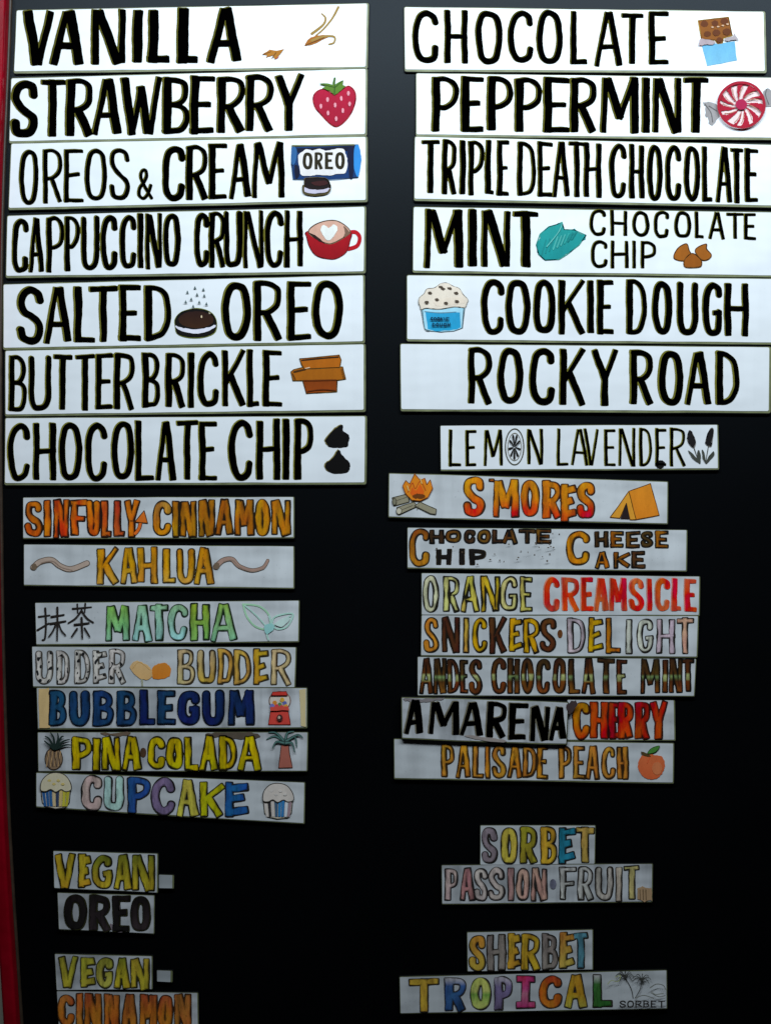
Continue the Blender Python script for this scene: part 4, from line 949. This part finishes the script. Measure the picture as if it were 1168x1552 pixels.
for q in ([(1040, 250), (1000, 228), (966, 240)], [(1040, 250), (1005, 215), (975, 212)], [(1042, 248), (1050, 215), (1075, 208)], [(1045, 248), (1080, 230), (1088, 270)], [(1046, 246), (1090, 222), (1112, 232)], [(1038, 254), (1005, 250), (990, 275)], [(1044, 254), (1070, 255), (1080, 290)]): d_.line(q, 5.0, (26, 42, 42), 'frond', w2=1.5); d_.line(q, 2.4, (52, 82, 80), 'frond', w2=.8)
d_.done()
d_ = Drawing(s, 'black_smudge', ZG); d_.patch([(720, 222), (760, 214), (900, 214), (940, 230), (880, 240), (790, 232)], (54, 50, 44), rough=.9); d_.done(); d_ = Drawing(s, 'black_smudge', ZG); d_.patch([(300, 214), (420, 213), (380, 226), (320, 222)], (66, 58, 50), rough=.8); d_.done()

ZC = (40, 1160, .3767)
s = small('tilted small strip lettered CUPCAKE in mixed colours between two cupcake drawings', [(55.8, 1171.6), (461, 1186.4), (460, 1247.4), (55.8, 1222)], 'small', (0.8, 1.6, 1.4), bow=.5)
lettering(s, 'CUPCAKe', ZC, [222, 304, 312, 392, 408, 498, 505, 597, 605, 692, 696, 795, 800, 892], [36, 66, 178, 208], 12.2, 9.8, [(146, 132, 132), (116, 146, 144), (26, 58, 104), (78, 70, 96), (146, 142, 62), (122, 124, 24), (22, 60, 106)], pen=(38, 36, 34), penw=1.1, fringe=False, jit=.05,
          per={0: (38, 182), 1: (42, 182), 2: (48, 186), 3: (50, 200), 4: (56, 202), 5: (62, 206), 6: (66, 210)})
for ox_, oy_, cols in ((0, 0, [(22, 56, 96), (22, 56, 96), (24, 60, 100), (150, 140, 110), (30, 40, 60), (150, 138, 90), (120, 120, 40), (112, 112, 30)]), (892, 42, [(150, 150, 150), (30, 30, 34), (150, 150, 150), (40, 60, 80), (30, 80, 120), (28, 76, 118), (140, 150, 160), (96, 84, 92)])):
    d_ = Drawing(s, 'cupcake_drawing', (40 + ox_ * .3767, 1160 + oy_ * .3767, .3767))
    d_.patch([(60, 92), (180, 92), (174, 150), (160, 170), (118, 174), (78, 165), (66, 150)], (120, 120, 112), 'paper_case', smooth=False, rim=(30, 30, 28), rimw=1.3)
    for k, c in enumerate(cols):
        x0_, x1_ = 63 + k * 14.5, 63 + (k + 1) * 14.5 - 2
        d_.patch([(x0_, 96), (x1_, 96), (120 + (x1_ - 120) * .84, 164), (120 + (x0_ - 120) * .84, 164)], c, 'paper_case', smooth=False, rough=.2)
    d_.patch([(60, 98), (64, 62), (88, 36), (120, 29), (155, 38), (178, 66), (182, 96), (160, 104), (142, 96), (120, 106), (100, 96), (80, 104)], (152, 152, 134) if ox_ == 0 else (156, 156, 154), 'icing', rim=(40, 40, 36), rimw=1.3)
    for k in range(4): d_.ell(95 + k * 18, 60 + (k % 2) * 14, 7, 5, (164, 154, 96) if ox_ == 0 else (146, 148, 148), 'icing', n=6)
    d_.done()

ZV = (60, 1280, .2226)
vg = [(0, (112, 98, 10)), (.6, (118, 104, 10)), (1, (132, 100, 14))]; vg2 = [(0, (72, 80, 12)), (.4, (96, 92, 14)), (1, (124, 108, 16))]
s = small('short strip lettered VEGAN in olive, joined to a blank tile, the upper of two', [(81.6, 1290), (238.5, 1294), (238, 1352.6), (83, 1345.5)], 'small', (0.6, 1.6, 0.8), rise=0.0004)
lettering(s, 'VeGAN', ZV, [103, 248, 262, 350, 358, 497, 503, 632, 634, 782], [64, 74, 292, 308], 11.6, 9.4, [vg, vg, vg2, vg2, vg2], pen=(36, 32, 10), penw=1.1, fringe=False, jit=.05)
TILE = 'small blank white tiles beside VEGAN strips'
strip('tiny blank white tile touching the upper VEGAN strip', [(241.2, 1325.8), (261.5, 1326.5), (261.3, 1346.3), (241.2, 1346)], TILE, 'tile', (0.2, 2.4, 0.6), cat='tile', name='blank_tile', rad=1.0)
s = small('short strip of smeared black letters below the upper VEGAN strip', [(87.8, 1353.4), (233.6, 1357.5), (233, 1414.7), (90, 1408)], 'smear', (0.6, 1.2, 1.0))
lettering(s, 'OREO', ZV, [165, 327, 340, 487, 498, 615, 620, 758], [336, 352, 576, 590], 12, 9.6, [[(0, (14, 11, 12)), (1, (10, 9, 9))], [(0, (12, 10, 10)), (1, (28, 23, 26))]], pen=(42, 44, 18), penw=1.0, fringe=False, jit=.05)
d_ = Drawing(s, 'black_smudge', ZV); d_.patch([(480, 540), (560, 560), (590, 590), (500, 585)], (70, 66, 72), rough=.9); d_.line([(540, 420), (530, 560)], 4, (58, 52, 58), w2=2); d_.done()

ZW = (60, 1430, .2226)
s = small('short strip lettered VEGAN in faded olive, resting on the lower CINNAMON strip', [(83.8, 1446), (230, 1449.3), (230, 1499), (86.7, 1500.5)], 'smear', (0.6, 1.6, 0.4), rise=0.0004)
lettering(s, 'VeGAN', ZW, [124, 264, 278, 380, 384, 502, 508, 618, 622, 748], [92, 94, 294, 306], 11.4, 9.2, [[(0, (94, 94, 24)), (1, (112, 104, 22))], (98, 96, 22), [(0, (88, 90, 26)), (1, (104, 102, 40))], vg2, (106, 96, 20)], pen=(50, 48, 22), penw=1.0, fringe=False, jit=.05)
strip('tiny blank white tile standing apart from the lower VEGAN strip', [(238.2, 1470.7), (258.8, 1471.5), (258.6, 1488.5), (238.4, 1487.5)], TILE, 'tile', (0.2, 3.0, 0.4), cat='tile', name='blank_tile', rad=1.0)
s = small('small strip lettered CINNAMON in burnt orange, lowest on the board', [(86.7, 1502.5), (299, 1505), (300, 1564), (90, 1561)], 'smear', (0.4, 1.6, 1.4))
cn = [(0, (104, 50, 24)), (.5, (128, 70, 16)), (1, (118, 64, 14))]
lettering(s, 'CINNAMON', ZW, [125, 237, 250, 296, 308, 422, 438, 547, 558, 668, 680, 802, 805, 907, 918, 1032], [338, 346, 570, 574], 11.4, 9.6, [cn, [(0, (110, 62, 20)), (1, (124, 80, 22))], cn, cn, [(0, (96, 54, 20)), (1, (124, 74, 18))], cn, cn, [(0, (96, 60, 24)), (1, (126, 80, 24))]], pen=(60, 36, 16), penw=1.0, fringe=False, jit=.05)
